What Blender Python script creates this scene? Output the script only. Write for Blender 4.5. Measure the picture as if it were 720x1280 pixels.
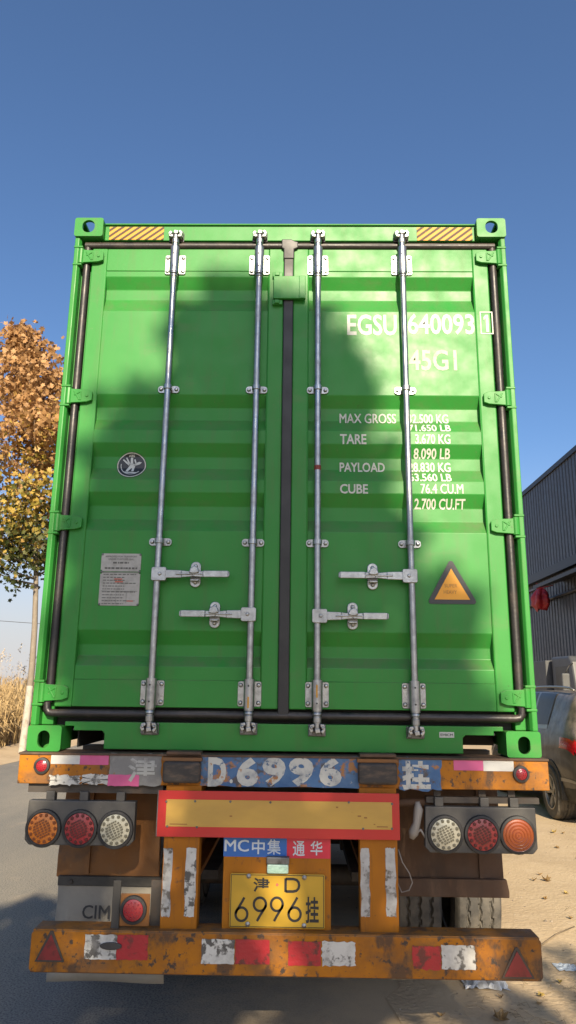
import bpy, bmesh, math, random
from mathutils import Vector, Matrix, noise
R = math.radians
random.seed(7)
sc = bpy.context.scene
for o in list(bpy.data.objects):
    bpy.data.objects.remove(o)

# ------------------------------------------------------------------ camera
FPX, PITCH, YAW, ROLL = 900.0, 0.23917, -0.01648, 0.01188       # focal length in photo pixels (720 x 1280)
CAM = Vector((0.0715, -3.5735, 1.727))
_f = Vector((math.sin(YAW)*math.cos(PITCH), math.cos(YAW)*math.cos(PITCH), math.sin(PITCH)))
_r = _f.cross(Vector((0, 0, 1))).normalized()
_u = _r.cross(_f)
RT = _r*math.cos(ROLL) + _u*math.sin(ROLL)
UP = -_r*math.sin(ROLL) + _u*math.cos(ROLL)
cd = bpy.data.cameras.new('camera')
cam = bpy.data.objects.new('camera', cd)
sc.collection.objects.link(cam)
cd.sensor_fit = 'VERTICAL'
cd.sensor_height = 36.0
cd.lens = 36.0*FPX/1280.0
cd.clip_start = 0.05
cd.clip_end = 5000
cam.matrix_world = Matrix(((RT.x, UP.x, -_f.x, CAM.x), (RT.y, UP.y, -_f.y, CAM.y), (RT.z, UP.z, -_f.z, CAM.z), (0, 0, 0, 1)))
sc.camera = cam

# ------------------------------------------------------------------ sky, sun, exposure
EL, AZX = R(27), 0.13                      # sun behind the camera, a little to its right
SUN = Vector((AZX, -1, 0)).normalized()*math.cos(EL) + Vector((0, 0, math.sin(EL)))
w = bpy.data.worlds.new('World')
sc.world = w
w.use_nodes = True
nt = w.node_tree
sky = nt.nodes.new('ShaderNodeTexSky')
sky.sky_type = 'NISHITA'
sky.sun_disc = False
sky.sun_elevation = EL
sky.sun_rotation = math.atan2(SUN.x, SUN.y)
sky.air_density = 1.0
sky.dust_density = 2.0
sky.ozone_density = 6.0
bg = nt.nodes['Background']
bg.inputs['Strength'].default_value = 0.09
# dusty air: the sky pales evenly towards the horizon all round
tco = nt.nodes.new('ShaderNodeTexCoord'); sep = nt.nodes.new('ShaderNodeSeparateXYZ'); hz = nt.nodes.new('ShaderNodeMapRange'); hm = nt.nodes.new('ShaderNodeMix')
hz.interpolation_type = 'SMOOTHERSTEP'
hz.inputs['From Min'].default_value = -.05; hz.inputs['From Max'].default_value = .36; hz.inputs['To Min'].default_value = .92; hz.inputs['To Max'].default_value = 0
hm.data_type = 'RGBA'
nt.links.new(tco.outputs['Generated'], sep.inputs[0]); nt.links.new(sep.outputs[2], hz.inputs[0]); nt.links.new(hz.outputs[0], hm.inputs[0])
nt.links.new(sky.outputs[0], hm.inputs[6]); hm.inputs[7].default_value = (4.3, 4.15, 4.15, 1)
nt.links.new(hm.outputs[2], bg.inputs[0])
sl = bpy.data.lights.new('sun', 'SUN')
sl.energy = 5.0
sl.angle = R(0.53)
sl.color = (1.0, 0.85, 0.62)
so = bpy.data.objects.new('sun', sl)
sc.collection.objects.link(so)
so.rotation_euler = (-SUN).to_track_quat('-Z', 'Y').to_euler()
so.location = SUN*60
vs = sc.view_settings
vs.view_transform = 'Standard'
vs.look = 'None'
vs.gamma = 1.0
vs.use_curve_mapping = False
vs.exposure = 0.95

# ------------------------------------------------------------------ helpers
WL = {}                                     # world origin of every object


def ray(u, v):
    return _f + RT*((u-360.0)/FPX) + UP*((640.0-v)/FPX)


def P(u, v, Y=0.0):                         # photo pixel -> (x, z) on the upright plane y = Y
    d = ray(u, v)
    p = CAM + d*((Y-CAM.y)/d.y)
    return p.x, p.z


def G(u, v, Z=0.0):                         # photo pixel -> point on the ground
    d = ray(u, v)
    return CAM + d*((Z-CAM.z)/d.z)


def RECT(u0, v0, u1, v1, Y=0.0):            # pixel box -> x0, x1, z0, z1
    a, b = P(u0, v0, Y), P(u1, v1, Y)
    c, d = P(u0, v1, Y), P(u1, v0, Y)
    return (a[0]+c[0])/2, (b[0]+d[0])/2, (b[1]+c[1])/2, (a[1]+d[1])/2


def thing(name, label, cat, loc=(0, 0, 0), group=None):
    o = bpy.data.objects.new(name, None)
    o.empty_display_size = .2
    sc.collection.objects.link(o)
    o.location = loc
    WL[o.name] = Vector(loc)
    tag(o, label, cat, group)
    return o


def tag(o, label=None, cat=None, group=None, kind=None):
    for k, v in (('label', label), ('category', cat), ('group', group), ('kind', kind)):
        if v:
            o[k] = v
    return o


class MB:
    def __init__(s):
        s.v, s.f, s.c = [], [], []

    def add(s, vs_, fs):
        n = len(s.v)
        s.v += [tuple(p) for p in vs_]
        s.f += [tuple(i+n for i in f) for f in fs]
        return s

    def box(s, x0, x1, y0, y1, z0, z1):
        return s.add([(x0, y0, z0), (x1, y0, z0), (x1, y1, z0), (x0, y1, z0), (x0, y0, z1), (x1, y0, z1), (x1, y1, z1), (x0, y1, z1)],
                     [(3, 2, 1, 0), (4, 5, 6, 7), (0, 1, 5, 4), (1, 2, 6, 5), (2, 3, 7, 6), (3, 0, 4, 7)])

    def prism(s, pts, a, b, axis='y'):      # outline in the plane across the axis, extruded a..b
        m = {'y': lambda p, t: (p[0], t, p[1]), 'x': lambda p, t: (t, p[0], p[1]), 'z': lambda p, t: (p[0], p[1], t)}[axis]
        n = len(pts)
        ar = sum(pts[i][0]*pts[(i+1) % n][1]-pts[(i+1) % n][0]*pts[i][1] for i in range(n))
        if (ar < 0) != (axis == 'y' and False):
            pts = pts[::-1]
        vs_ = [m(p, a) for p in pts]+[m(p, b) for p in pts]
        fs = [tuple(range(n)), tuple(range(2*n-1, n-1, -1))]+[(i, i+n, (i+1) % n+n, (i+1) % n) for i in range(n)]
        return s.add(vs_, fs)

    def tube(s, pts, r, n=8, caps=True):
        pts = [Vector(p) for p in pts]
        rs = r if isinstance(r, (list, tuple)) else [r]*len(pts)
        base = len(s.v)
        up = None
        for i, p in enumerate(pts):
            d = (pts[min(i+1, len(pts)-1)]-pts[max(i-1, 0)]).normalized()
            if up is None:
                up = Vector((0, 0, 1)) if abs(d.z) < .9 else Vector((1, 0, 0))
            a = d.cross(up).normalized()
            up = a.cross(d).normalized()
            for k in range(n):
                t = 2*math.pi*k/n
                s.v.append(tuple(p+(a*math.cos(t)+up*math.sin(t))*rs[i]))
        for i in range(len(pts)-1):
            for k in range(n):
                s.f.append((base+i*n+k, base+i*n+(k+1) % n, base+(i+1)*n+(k+1) % n, base+(i+1)*n+k))
        if caps:
            s.f.append(tuple(base+k for k in range(n-1, -1, -1)))
            s.f.append(tuple(base+(len(pts)-1)*n+k for k in range(n)))
        return s

    def cyl(s, p0, p1, r, n=12):
        return s.tube([p0, p1], r, n)

    def lathe(s, prof, c, axis='y', n=24):  # prof: (radius, offset along the axis)
        c = Vector(c)
        base = len(s.v)
        m = len(prof)
        for k in range(n):
            t = 2*math.pi*k/n
            for r, a in prof:
                u, v_ = r*math.cos(t), r*math.sin(t)
                s.v.append(tuple(c+(Vector((u, a, v_)) if axis == 'y' else Vector((a, u, v_)) if axis == 'x' else Vector((u, v_, a)))))
        for k in range(n):
            for i in range(m-1):
                q = (base+k*m+i, base+k*m+i+1, base+((k+1) % n)*m+i+1, base+((k+1) % n)*m+i)
                s.f.append(q if axis != 'y' else q[::-1])
        return s

    def holed(s, outer, inner, y0, y1):     # plate in xz with a hole through it
        bm = bmesh.new()
        es = []
        for lp in (outer, inner):
            vv = [bm.verts.new((p[0], 0, p[1])) for p in lp]
            es += [bm.edges.new((vv[i], vv[(i+1) % len(vv)])) for i in range(len(vv))]
        bmesh.ops.triangle_fill(bm, edges=es, use_beauty=True)
        bm.verts.index_update()
        co = [v.co.copy() for v in bm.verts]
        fs = []
        for f in bm.faces:
            ids = [v.index for v in f.verts]
            fs.append(ids if f.normal.y < 0 else ids[::-1])
        n = len(co)
        s.add([(c.x, y0, c.z) for c in co]+[(c.x, y1, c.z) for c in co],
              fs+[[i+n for i in f[::-1]] for f in fs])
        for lp in (outer, inner):
            k = len(lp)
            s.add([(p[0], y0, p[1]) for p in lp]+[(p[0], y1, p[1]) for p in lp], [(i, (i+1) % k, (i+1) % k+k, i+k) for i in range(k)])
        bm.free()
        return s

    def build(s, name, m, parent=None, bevel=0, smooth=False, seg=2, auto=False):
        me = bpy.data.meshes.new(name)
        xs = [p[0] for p in s.v]; ys = [p[1] for p in s.v]; zs = [p[2] for p in s.v]
        o0 = Vector(((min(xs)+max(xs))/2, (min(ys)+max(ys))/2, min(zs)))
        me.from_pydata([(p[0]-o0.x, p[1]-o0.y, p[2]-o0.z) for p in s.v], [], s.f)
        bm = bmesh.new(); bm.from_mesh(me)
        bmesh.ops.recalc_face_normals(bm, faces=bm.faces)
        bm.to_mesh(me); bm.free()
        me.materials.append(m)
        if smooth or auto:
            me.polygons.foreach_set('use_smooth', [True]*len(me.polygons))
        if auto:
            me.set_sharp_from_angle(angle=R(38))
        o = bpy.data.objects.new(name, me)
        sc.collection.objects.link(o)
        WL[o.name] = o0
        if parent is not None:
            o.parent = parent
            o.location = o0-WL[parent.name]
        else:
            o.location = o0
        if bevel:
            b = o.modifiers.new('bevel', 'BEVEL')
            b.width = bevel; b.segments = seg; b.limit_method = 'ANGLE'; b.angle_limit = R(40)
            b.harden_normals = False
        return o


def stadium(cx, cz, w_, h_, n=8, rr=1.0):   # rounded slot outline
    r = min(w_, h_)/2*rr
    pts = []
    for qx, qz, a0 in ((1, 1, 0), (-1, 1, 90), (-1, -1, 180), (1, -1, 270)):
        for k in range(n+1):
            t = R(a0+90*k/n)
            pts.append((cx+qx*(w_/2-r)+r*math.cos(t), cz+qz*(h_/2-r)+r*math.sin(t)))
    out = [pts[0]]
    for p in pts[1:]:
        if (p[0]-out[-1][0])**2+(p[1]-out[-1][1])**2 > 1e-10:
            out.append(p)
    if (out[0][0]-out[-1][0])**2+(out[0][1]-out[-1][1])**2 < 1e-10:
        out.pop()
    return out


def rbox(mb, x0, x1, y0, y1, z0, z1, r):    # plate with rounded corners
    mb.prism(stadium((x0+x1)/2, (z0+z1)/2, x1-x0, z1-z0, 4, r/(min(x1-x0, z1-z0)/2)), y0, y1)
    return mb


def clip(poly, x0, x1, z0, z1):
    for ax, lim, sg in ((0, x0, 1), (0, x1, -1), (1, z0, 1), (1, z1, -1)):
        out = []
        for i in range(len(poly)):
            a, b = poly[i], poly[(i+1) % len(poly)]
            ia, ib = (a[ax]-lim)*sg >= 0, (b[ax]-lim)*sg >= 0
            if ia:
                out.append(a)
            if ia != ib:
                t = (lim-a[ax])/(b[ax]-a[ax])
                out.append((a[0]+(b[0]-a[0])*t, a[1]+(b[1]-a[1])*t))
        poly = out
        if not poly:
            break
    return poly


_tc = {}


def text_shape(body, bold=0.0):
    if (body, bold) not in _tc:
        cu = bpy.data.curves.new('lettering', 'FONT')
        cu.body = body
        cu.size = 1
        cu.offset = bold
        cu.resolution_u = 3
        ob = bpy.data.objects.new('lettering', cu)
        sc.collection.objects.link(ob)
        dg = bpy.context.evaluated_depsgraph_get()
        me = bpy.data.meshes.new_from_object(ob.evaluated_get(dg))
        vs_ = [(v.co.x, v.co.y) for v in me.vertices]
        fs = [tuple(p.vertices) for p in me.polygons]
        bpy.data.objects.remove(ob); bpy.data.curves.remove(cu); bpy.data.meshes.remove(me)
        _tc[(body, bold)] = (vs_, fs)
    return _tc[(body, bold)]


def text(body, rect, Y, m, parent, name='lettering', bold=0.0, prof=None, split=0):
    x0, x1, z0, z1 = rect
    hm_ = 'M' in body and bold                  # this face's M folds over when fattened: thicken by overlay instead
    vs_, fs = text_shape(body, 0.0 if hm_ else bold)
    ax, bx = min(v[0] for v in vs_), max(v[0] for v in vs_)
    az, bz = min(v[1] for v in vs_), max(v[1] for v in vs_)
    mb = MB()
    out = []
    for v in vs_:
        x = x0+(v[0]-ax)/(bx-ax)*(x1-x0)
        z = z0+(v[1]-az)/(bz-az)*(z1-z0)
        out.append((x, (prof(z) if prof else 0)+Y, z))
    if hm_:
        e = bold*.5*(z1-z0)/.72
        for i_, (ex, ez) in enumerate(((-e, -e*.5), (e, -e*.5), (-e, e*.5), (e, e*.5))):
            mb.add([(q[0]+ex, q[1]-.0002*i_, q[2]+ez) for q in out], fs)
    else:
        mb.add(out, fs)
    o = mb.build(name, m, parent)
    return o


# ------------------------------------------------------------------ materials
ALB = .83                                   # one reflectance scale for all the paints


def mat(name, base, rough=.5, metal=0.0, layers=(), bump=None, rvar=0.0, spec=.5, trans=0.0, coat=0.0):
    """layers: (colour, scale, stretch xyz, low, high, amount) noise patches over the base"""
    base = tuple(q*ALB for q in base)
    m = bpy.data.materials.new(name)
    m.use_nodes = True
    n, l = m.node_tree.nodes, m.node_tree.links
    b = n['Principled BSDF']
    b.inputs['Roughness'].default_value = rough
    b.inputs['Metallic'].default_value = metal
    b.inputs['Specular IOR Level'].default_value = spec
    if coat:
        b.inputs['Coat Weight'].default_value = coat
        b.inputs['Coat Roughness'].default_value = .08
    if trans:
        b.inputs['Transmission Weight'].default_value = trans
    geo = n.new('ShaderNodeNewGeometry')
    rgb = n.new('ShaderNodeRGB')
    rgb.outputs[0].default_value = (*base, 1)
    col = rgb.outputs[0]
    lastfac = None
    for i, (c, scale, st, lo, hi, amt) in enumerate(layers):
        mp = n.new('ShaderNodeMapping')
        mp.inputs['Scale'].default_value = st
        mp.inputs['Location'].default_value = (3.1*i+1.3, 1.7*i, .6*i)
        l.new(geo.outputs['Position'], mp.inputs[0])
        tx = n.new('ShaderNodeTexNoise')
        tx.inputs['Scale'].default_value = scale
        tx.inputs['Detail'].default_value = 7
        tx.inputs['Roughness'].default_value = .62
        l.new(mp.outputs[0], tx.inputs['Vector'])
        mr = n.new('ShaderNodeMapRange')
        mr.inputs['From Min'].default_value = lo
        mr.inputs['From Max'].default_value = hi
        mr.inputs['To Max'].default_value = amt
        l.new(tx.outputs[0], mr.inputs[0])
        mx = n.new('ShaderNodeMix')
        mx.data_type = 'RGBA'
        l.new(mr.outputs[0], mx.inputs[0])
        l.new(col, mx.inputs[6])
        mx.inputs[7].default_value = (*(q*ALB for q in c), 1)
        col = mx.outputs[2]
        lastfac = mr.outputs[0]
    l.new(col, b.inputs['Base Color'])
    if rvar:
        tx = n.new('ShaderNodeTexNoise')
        tx.inputs['Scale'].default_value = 9
        tx.inputs['Detail'].default_value = 6
        l.new(geo.outputs['Position'], tx.inputs['Vector'])
        mr = n.new('ShaderNodeMapRange')
        mr.inputs['From Min'].default_value = .3
        mr.inputs['From Max'].default_value = .7
        mr.inputs['To Min'].default_value = rough-rvar
        mr.inputs['To Max'].default_value = rough+rvar
        l.new(tx.outputs[0], mr.inputs[0])
        l.new(mr.outputs[0], b.inputs['Roughness'])
    if bump:
        scale, dist, strength = bump
        tx = n.new('ShaderNodeTexNoise')
        tx.inputs['Scale'].default_value = scale
        tx.inputs['Detail'].default_value = 5
        l.new(geo.outputs['Position'], tx.inputs['Vector'])
        bp = n.new('ShaderNodeBump')
        bp.inputs['Distance'].default_value = dist
        bp.inputs['Strength'].default_value = strength
        l.new(tx.outputs[0], bp.inputs['Height'])
        l.new(bp.outputs[0], b.inputs['Normal'])
    return m


I3 = (1, 1, 1)
M = {}
M['green'] = mat('green_paint', (.026, .225, .032), .44, 0,
                 [((.040, .265, .044), 1.6, I3, .45, .7, .6), ((.070, .165, .040), 5, (5, 5, .6), .50, .76, .50), ((.13, .16, .075), 3, (1, 1, 2.5), .60, .80, .40),
                  ((.17, .20, .10), 75, I3, .66, .73, .60), ((.035, .05, .022), 52, I3, .68, .73, .75), ((.20, .10, .045), 11, (1, 1, .5), .70, .77, .6), ((.18, .30, .15), 30, (1, 1, 9), .70, .76, .5)],
                 (2.2, .02, .05), .07, .30)
M['gasket'] = mat('rubber_gasket', (.018, .016, .017), .46, 0, [((.085, .062, .05), 12, I3, .48, .75, .5), ((.15, .125, .10), 70, I3, .63, .75, .4)], (60, .003, .3), .1)
M['gasketdark'] = mat('clean_rubber_gasket', (.014, .013, .014), .5, 0, [((.05, .04, .035), 12, I3, .55, .8, .5)], None, .08)
M['fadedletter'] = mat('faded_lettering', (.43, .49, .37), .6, 0, [((.16, .32, .15), 34, I3, .50, .70, .7)])
M['galv'] = mat('galvanised_steel', (.42, .43, .435), .37, .95, [((.26, .265, .265), 30, I3, .42, .68, .8), ((.58, .59, .58), 60, I3, .55, .7, .6), ((.17, .12, .08), 18, I3, .63, .76, .7)], (120, .001, .3), .12)
M['galvdark'] = mat('galvanised_dark', (.20, .20, .20), .5, .7, [((.06, .055, .05), 25, I3, .45, .7, .8)], None, .1)
M['white_letter'] = mat('white_lettering', (.56, .575, .52), .6, 0, [((.26, .40, .23), 38, I3, .52, .72, .65)])
M['black'] = mat('black_ink', (.012, .012, .014), .5)
M['stickerblack'] = mat('sticker_black', (.015, .016, .02), .35)
M['haz'] = mat('hazard_yellow', (.58, .27, .010), .6, 0, [((.5, .28, .05), 30, I3, .55, .75, .5)])
M['hazdark'] = mat('hazard_dark', (.050, .022, .007), .65, 0, [((.25, .13, .03), 40, I3, .6, .75, .5)])
M['platemetal'] = mat('data_plate_metal', (.38, .37, .34), .5, .4, [((.25, .245, .215), 25, I3, .45, .7, .7)], None, .1)
M['etch'] = mat('etched_grey', (.10, .10, .09), .6)
M['etchred'] = mat('etched_red', (.45, .12, .08), .6)
M['triorange'] = mat('triangle_orange', (.86, .38, .01), .4, 0, [((.75, .30, .01), 8, I3, .45, .7, .6)])
M['triink'] = mat('triangle_ink', (.42, .18, .02), .5)
M['interior'] = mat('dark_interior', (.03, .03, .03), .8)
ORL = [((.25, .095, .014), 5, I3, .38, .62, .85), ((.17, .085, .035), 3.1, (1, 1, 1.6), .50, .62, .75), ((.085, .05, .03), 8, (1, 1, .6), .52, .60, .9), ((.045, .040, .036), 30, I3, .58, .64, .92), ((.20, .075, .03), 60, I3, .60, .68, .7)]
M['orange'] = mat('worn_orange_paint', (.44, .158, .006), .55, 0, ORL, (40, .004, .25), .10, .25)
M['orangeclean'] = mat('orange_panel_paint', (.40, .140, .004), .52, 0, [((.29, .10, .008), 5, (1, 1, .5), .42, .66, .7), ((.10, .055, .03), 24, I3, .61, .70, .8), ((.14, .06, .02), 8, (4, 4, .4), .56, .70, .6)], None, .08, .25)
M['orangedirty'] = mat('grimy_orange_paint', (.24, .09, .013), .62, 0, [((.16, .075, .025), 2.6, (1, 1, .8), .40, .62, .8), ((.05, .038, .03), 5, (1, 1, .8), .56, .70, .8), ((.30, .17, .07), 30, I3, .62, .75, .5)], (30, .006, .3), .1)
M['rust'] = mat('rusty_steel', (.105, .056, .031), .75, 0, [((.045, .031, .022), 3.5, (1.5, 1.5, .6), .42, .66, .75), ((.22, .125, .068), 7, (2, 2, .6), .54, .74, .6)], (40, .005, .3), .1)
M['frame'] = mat('dirty_dark_steel', (.055, .045, .038), .7, 0, [((.13, .075, .04), 6, I3, .5, .72, .7), ((.02, .018, .016), 11, I3, .5, .7, .7)], (40, .004, .3), .1)
M['boxgrey'] = mat('dusty_black_plastic', (.050, .049, .048), .55, 0, [((.13, .12, .105), 5, I3, .42, .72, .7), ((.24, .21, .17), 40, I3, .66, .76, .5)], (50, .002, .2), .1)
M['blackrubber'] = mat('black_rubber', (.018, .018, .019), .6, 0, [((.085, .078, .07), 10, I3, .45, .75, .6)], None, .1)
M['bumpstop'] = mat('worn_rubber_block', (.040, .034, .030), .7, 0, [((.15, .10, .065), 12, (1, 1, 3), .48, .7, .8)], (40, .005, .4))
M['amber'] = mat('amber_lens', (.60, .17, .012), .22, 0, [((.36, .10, .012), 30, I3, .45, .65, .5)], None, 0, .6, 0, .4)
M['ambled'] = mat('amber_lens_ribs', (.20, .045, .006), .3)
M['redlens'] = mat('red_lens', (.34, .010, .022), .22, 0, [((.17, .008, .014), 30, I3, .45, .65, .5)], None, 0, .6, 0, .4)
M['redled'] = mat('red_lens_ribs', (.09, .005, .009), .3)
M['redledlit'] = mat('red_led_caps', (.34, .03, .04), .25)
M['clear'] = mat('clear_lens', (.55, .53, .42), .2, .2, [((.32, .31, .24), 30, I3, .45, .65, .6)], None, 0, .6, 0, .4)
M['clearled'] = mat('clear_lens_ribs', (.15, .14, .10), .3)
M['orangelens'] = mat('orange_lens', (.30, .062, .010), .25, 0, [], None, 0, .6, 0, .4)
M['boardred'] = mat('reflective_red', (.52, .018, .016), .38, 0, [((.45, .022, .018), 6, I3, .5, .75, .6), ((.16, .05, .03), 22, I3, .66, .76, .6)], None, .08)
M['boardyellow'] = mat('reflective_yellow', (.55, .33, .06), .40, 0, [((.46, .27, .055), 5, (1, 1, 3), .42, .7, .7), ((.25, .13, .04), 26, I3, .69, .77, .7)], None, .08)
M['plateyellow'] = mat('plate_yellow', (.50, .30, .016), .45, 0, [((.58, .33, .02), 9, I3, .45, .75, .6), ((.35, .2, .05), 30, I3, .7, .78, .6)])
M['signblue'] = mat('sign_blue', (.016, .13, .46), .4, 0, [((.03, .10, .30), 12, I3, .5, .75, .6)])
M['signred'] = mat('sign_red', (.62, .018, .05), .4, 0, [((.40, .03, .06), 12, I3, .5, .75, .6)])
M['signletter'] = mat('sign_letter', (.55, .62, .68), .45)
M['licenselamp'] = mat('lamp_glass_green', (.50, .72, .58), .25, 0, [((.25, .42, .34), 60, (1, 1, 4), .45, .65, .7)])
M['bluepaint'] = mat('worn_blue_paint', (.035, .115, .27), .55, 0, [((.10, .20, .34), 9, I3, .42, .66, .7), ((.40, .16, .02), 13, I3, .56, .61, .9), ((.08, .06, .045), 20, I3, .56, .64, .9), ((.35, .36, .34), 34, I3, .66, .72, .7)], (50, .003, .3))
M['stencil'] = mat('worn_white_stencil', (.55, .55, .50), .6, 0, [((.28, .30, .31), 16, I3, .48, .64, .8), ((.40, .16, .03), 15, I3, .60, .645, .95), ((.05, .11, .21), 34, I3, .57, .64, .9)], (60, .003, .3))
M['greypatch'] = mat('grey_primer_patch', (.20, .195, .185), .65, 0, [((.32, .31, .29), 16, I3, .45, .7, .7), ((.07, .06, .055), 14, I3, .58, .7, .8), ((.30, .13, .03), 22, I3, .67, .72, .8)], (40, .003, .3))
M['pink'] = mat('faded_pink_tape', (.60, .10, .26), .42, 0, [((.50, .07, .20), 12, I3, .45, .7, .7), ((.25, .10, .10), 34, I3, .68, .76, .6)])
M['whitetape'] = mat('dirty_white_tape', (.60, .60, .57), .42, 0, [((.45, .44, .42), 14, I3, .45, .7, .7), ((.14, .12, .10), 32, I3, .62, .70, .8)])
M['worntape'] = mat('peeling_white_tape', (.58, .57, .53), .5, 0, [((.06, .055, .05), 20, I3, .52, .58, .95), ((.30, .29, .27), 12, I3, .48, .66, .6)], (60, .004, .4))
M['wornred'] = mat('peeling_red_tape', (.40, .014, .022), .42, 0, [((.10, .025, .02), 18, I3, .51, .59, .9), ((.26, .012, .02), 9, I3, .45, .7, .6)], (60, .004, .4))
M['silvertape'] = mat('worn_silver_tape', (.46, .47, .48), .42, .3, [((.10, .085, .07), 22, I3, .52, .60, .95), ((.26, .26, .26), 12, I3, .45, .66, .7)], (60, .004, .4))
M['flap'] = mat('dusty_rubber_flap', (.27, .25, .215), .75, 0, [((.36, .335, .28), 4, I3, .42, .7, .8), ((.09, .08, .07), 9, (1, 1, .5), .58, .76, .7)], (30, .006, .3))
M['flapdark'] = mat('grimy_rubber', (.045, .042, .038), .7, 0, [((.11, .10, .085), 6, I3, .5, .75, .7)], (30, .006, .3))
M['flaptext'] = mat('flap_lettering', (.035, .035, .038), .6)
M['darkred'] = mat('dark_red_reflector', (.22, .018, .022), .35, 0, [((.10, .014, .016), 22, I3, .5, .65, .8), ((.16, .09, .05), 30, I3, .64, .74, .7)])
M['tyre'] = mat('tyre_rubber', (.055, .052, .048), .78, 0, [((.20, .175, .14), 5, I3, .40, .66, .75), ((.022, .021, .02), 16, I3, .55, .72, .6)], (60, .003, .3))
M['rim'] = mat('dirty_steel_rim', (.22, .20, .18), .6, .4, [((.10, .07, .05), 9, I3, .45, .7, .8)])
M['cable'] = mat('grey_cable', (.24, .22, .20), .6)
M['asphalt'] = mat('dusty_asphalt', (.26, .245, .215), .85, 0, [((.42, .37, .29), .8, (1, .25, 1), .42, .66, .7), ((.055, .053, .05), 85, I3, .46, .62, .8), ((.40, .36, .30), 55, I3, .60, .74, .55), ((.42, .35, .26), 2.3, I3, .58, .72, .55)], (130, .006, .55))
M['sand'] = mat('trodden_sand', (.58, .44, .275), .92, 0, [((.47, .345, .21), 1.2, I3, .42, .68, .8), ((.64, .50, .33), 7, I3, .52, .72, .6), ((.26, .19, .12), 26, I3, .64, .74, .6), ((.17, .125, .08), 90, I3, .66, .73, .7), ((.68, .55, .38), 150, I3, .62, .74, .5)], (34, .016, .55))
M['dirt'] = M['sand']


def dusty_edge(m, x0, x1):                  # wind-blown sand lies on the asphalt towards the verge
    n, l = m.node_tree.nodes, m.node_tree.links
    b = n['Principled BSDF']
    src = b.inputs['Base Color'].links[0].from_socket
    geo = n.new('ShaderNodeNewGeometry'); sp = n.new('ShaderNodeSeparateXYZ'); tx = n.new('ShaderNodeTexNoise')
    tx.inputs['Scale'].default_value = 3.5; tx.inputs['Detail'].default_value = 9; tx.inputs['Roughness'].default_value = .7
    l.new(geo.outputs['Position'], sp.inputs[0]); l.new(geo.outputs['Position'], tx.inputs['Vector'])
    a = n.new('ShaderNodeMath'); a.operation = 'MULTIPLY_ADD'
    l.new(tx.outputs[0], a.inputs[0]); a.inputs[1].default_value = 1.7; l.new(sp.outputs[0], a.inputs[2])
    r = n.new('ShaderNodeMapRange'); l.new(a.outputs[0], r.inputs[0]); r.inputs['From Min'].default_value = x0+.85; r.inputs['From Max'].default_value = x1+.85
    mx = n.new('ShaderNodeMix'); mx.data_type = 'RGBA'
    l.new(r.outputs[0], mx.inputs[0]); l.new(src, mx.inputs[6]); mx.inputs[7].default_value = (.47, .355, .222, 1)
    l.new(mx.outputs[2], b.inputs['Base Color'])
M['reed'] = mat('dry_reed', (.46, .32, .15), .75, 0, [((.30, .20, .09), .9, I3, .42, .68, .8), ((.62, .48, .28), 3, I3, .55, .75, .6)])
M['plume'] = mat('reed_plume', (.52, .42, .30), .9)
M['bark'] = mat('pale_bark', (.24, .20, .155), .8, 0, [((.20, .16, .115), 9, (2, 2, .6), .44, .66, .8), ((.36, .32, .26), 5, I3, .55, .75, .7)], (30, .01, .5))
M['limewash'] = mat('limewashed_bark', (.46, .42, .36), .85, 0, [((.26, .21, .16), 7, I3, .48, .66, .8)], (30, .01, .5))
M['shed'] = mat('charcoal_sheet_metal', (.055, .060, .070), .48, .1, [((.075, .080, .092), .5, (1, 1, .3), .42, .7, .6), ((.13, .115, .10), 3, (1, 1, .2), .62, .8, .5)], None, .08)
M['sheddark'] = mat('dark_trim', (.018, .02, .024), .5)
M['shedgrey'] = mat('grey_trim', (.10, .105, .115), .5)
M['carpaint'] = mat('dusty_grey_car_paint', (.050, .046, .041), .42, .2, [((.13, .112, .09), 2.2, I3, .40, .72, .6), ((.22, .19, .15), 40, I3, .58, .75, .4)], None, .1, .5, 0, .25)
M['glass'] = mat('dark_window_glass', (.022, .021, .019), .30, 0, [((.07, .062, .05), 5, I3, .4, .75, .6)], None, 0, .14)
M['chrome'] = mat('satin_chrome', (.36, .35, .32), .38, .8)
M['tail'] = mat('tail_light_red', (.50, .010, .020), .16, 0, [((.22, .006, .012), 18, (1, 1, 3), .45, .6, .7)], None, 0, .6, 0, .6)
M['alloy'] = mat('dusty_alloy', (.40, .38, .34), .45, .6, [((.2, .175, .14), 12, I3, .45, .7, .7)])
M['cartrim'] = mat('black_car_trim', (.022, .022, .022), .65, 0, [((.12, .10, .08), 9, I3, .5, .75, .6)])
M['cabpaint'] = mat('shaded_cab_paint', (.085, .09, .095), .5, 0, [((.06, .058, .052), 3, I3, .45, .7, .6)])  # shade over the pale cab is put into this darker base colour
M['cargo'] = mat('cargo_box_grey', (.07, .073, .078), .55, 0, [((.15, .14, .12), 3, I3, .5, .72, .6)])
M['redcloth'] = mat('red_plastic_cloth', (.46, .018, .022), .5, 0, [((.28, .012, .018), 8, I3, .45, .7, .7)])
M['wire'] = mat('dark_wire', (.05, .05, .05), .6)
M['concrete'] = mat('concrete_pole', (.34, .33, .31), .8, 0, [((.24, .23, .21), 4, I3, .45, .7, .7)])
M['plastic'] = mat('clear_grey_film', (.55, .56, .56), .3, 0, [((.34, .32, .29), 22, I3, .45, .65, .7)])
M['paper'] = mat('pale_blue_scrap', (.52, .58, .64), .6)
M['twig'] = mat('dry_twig', (.20, .15, .095), .8)
M['dryleaf'] = mat('dry_leaf', (.30, .19, .075), .7, 0, [((.16, .10, .05), 40, I3, .45, .65, .7)])
M['yellowleaf'] = mat('fallen_yellow_leaf', (.42, .30, .08), .7, 0, [((.22, .15, .05), 40, I3, .45, .65, .7)])


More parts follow.
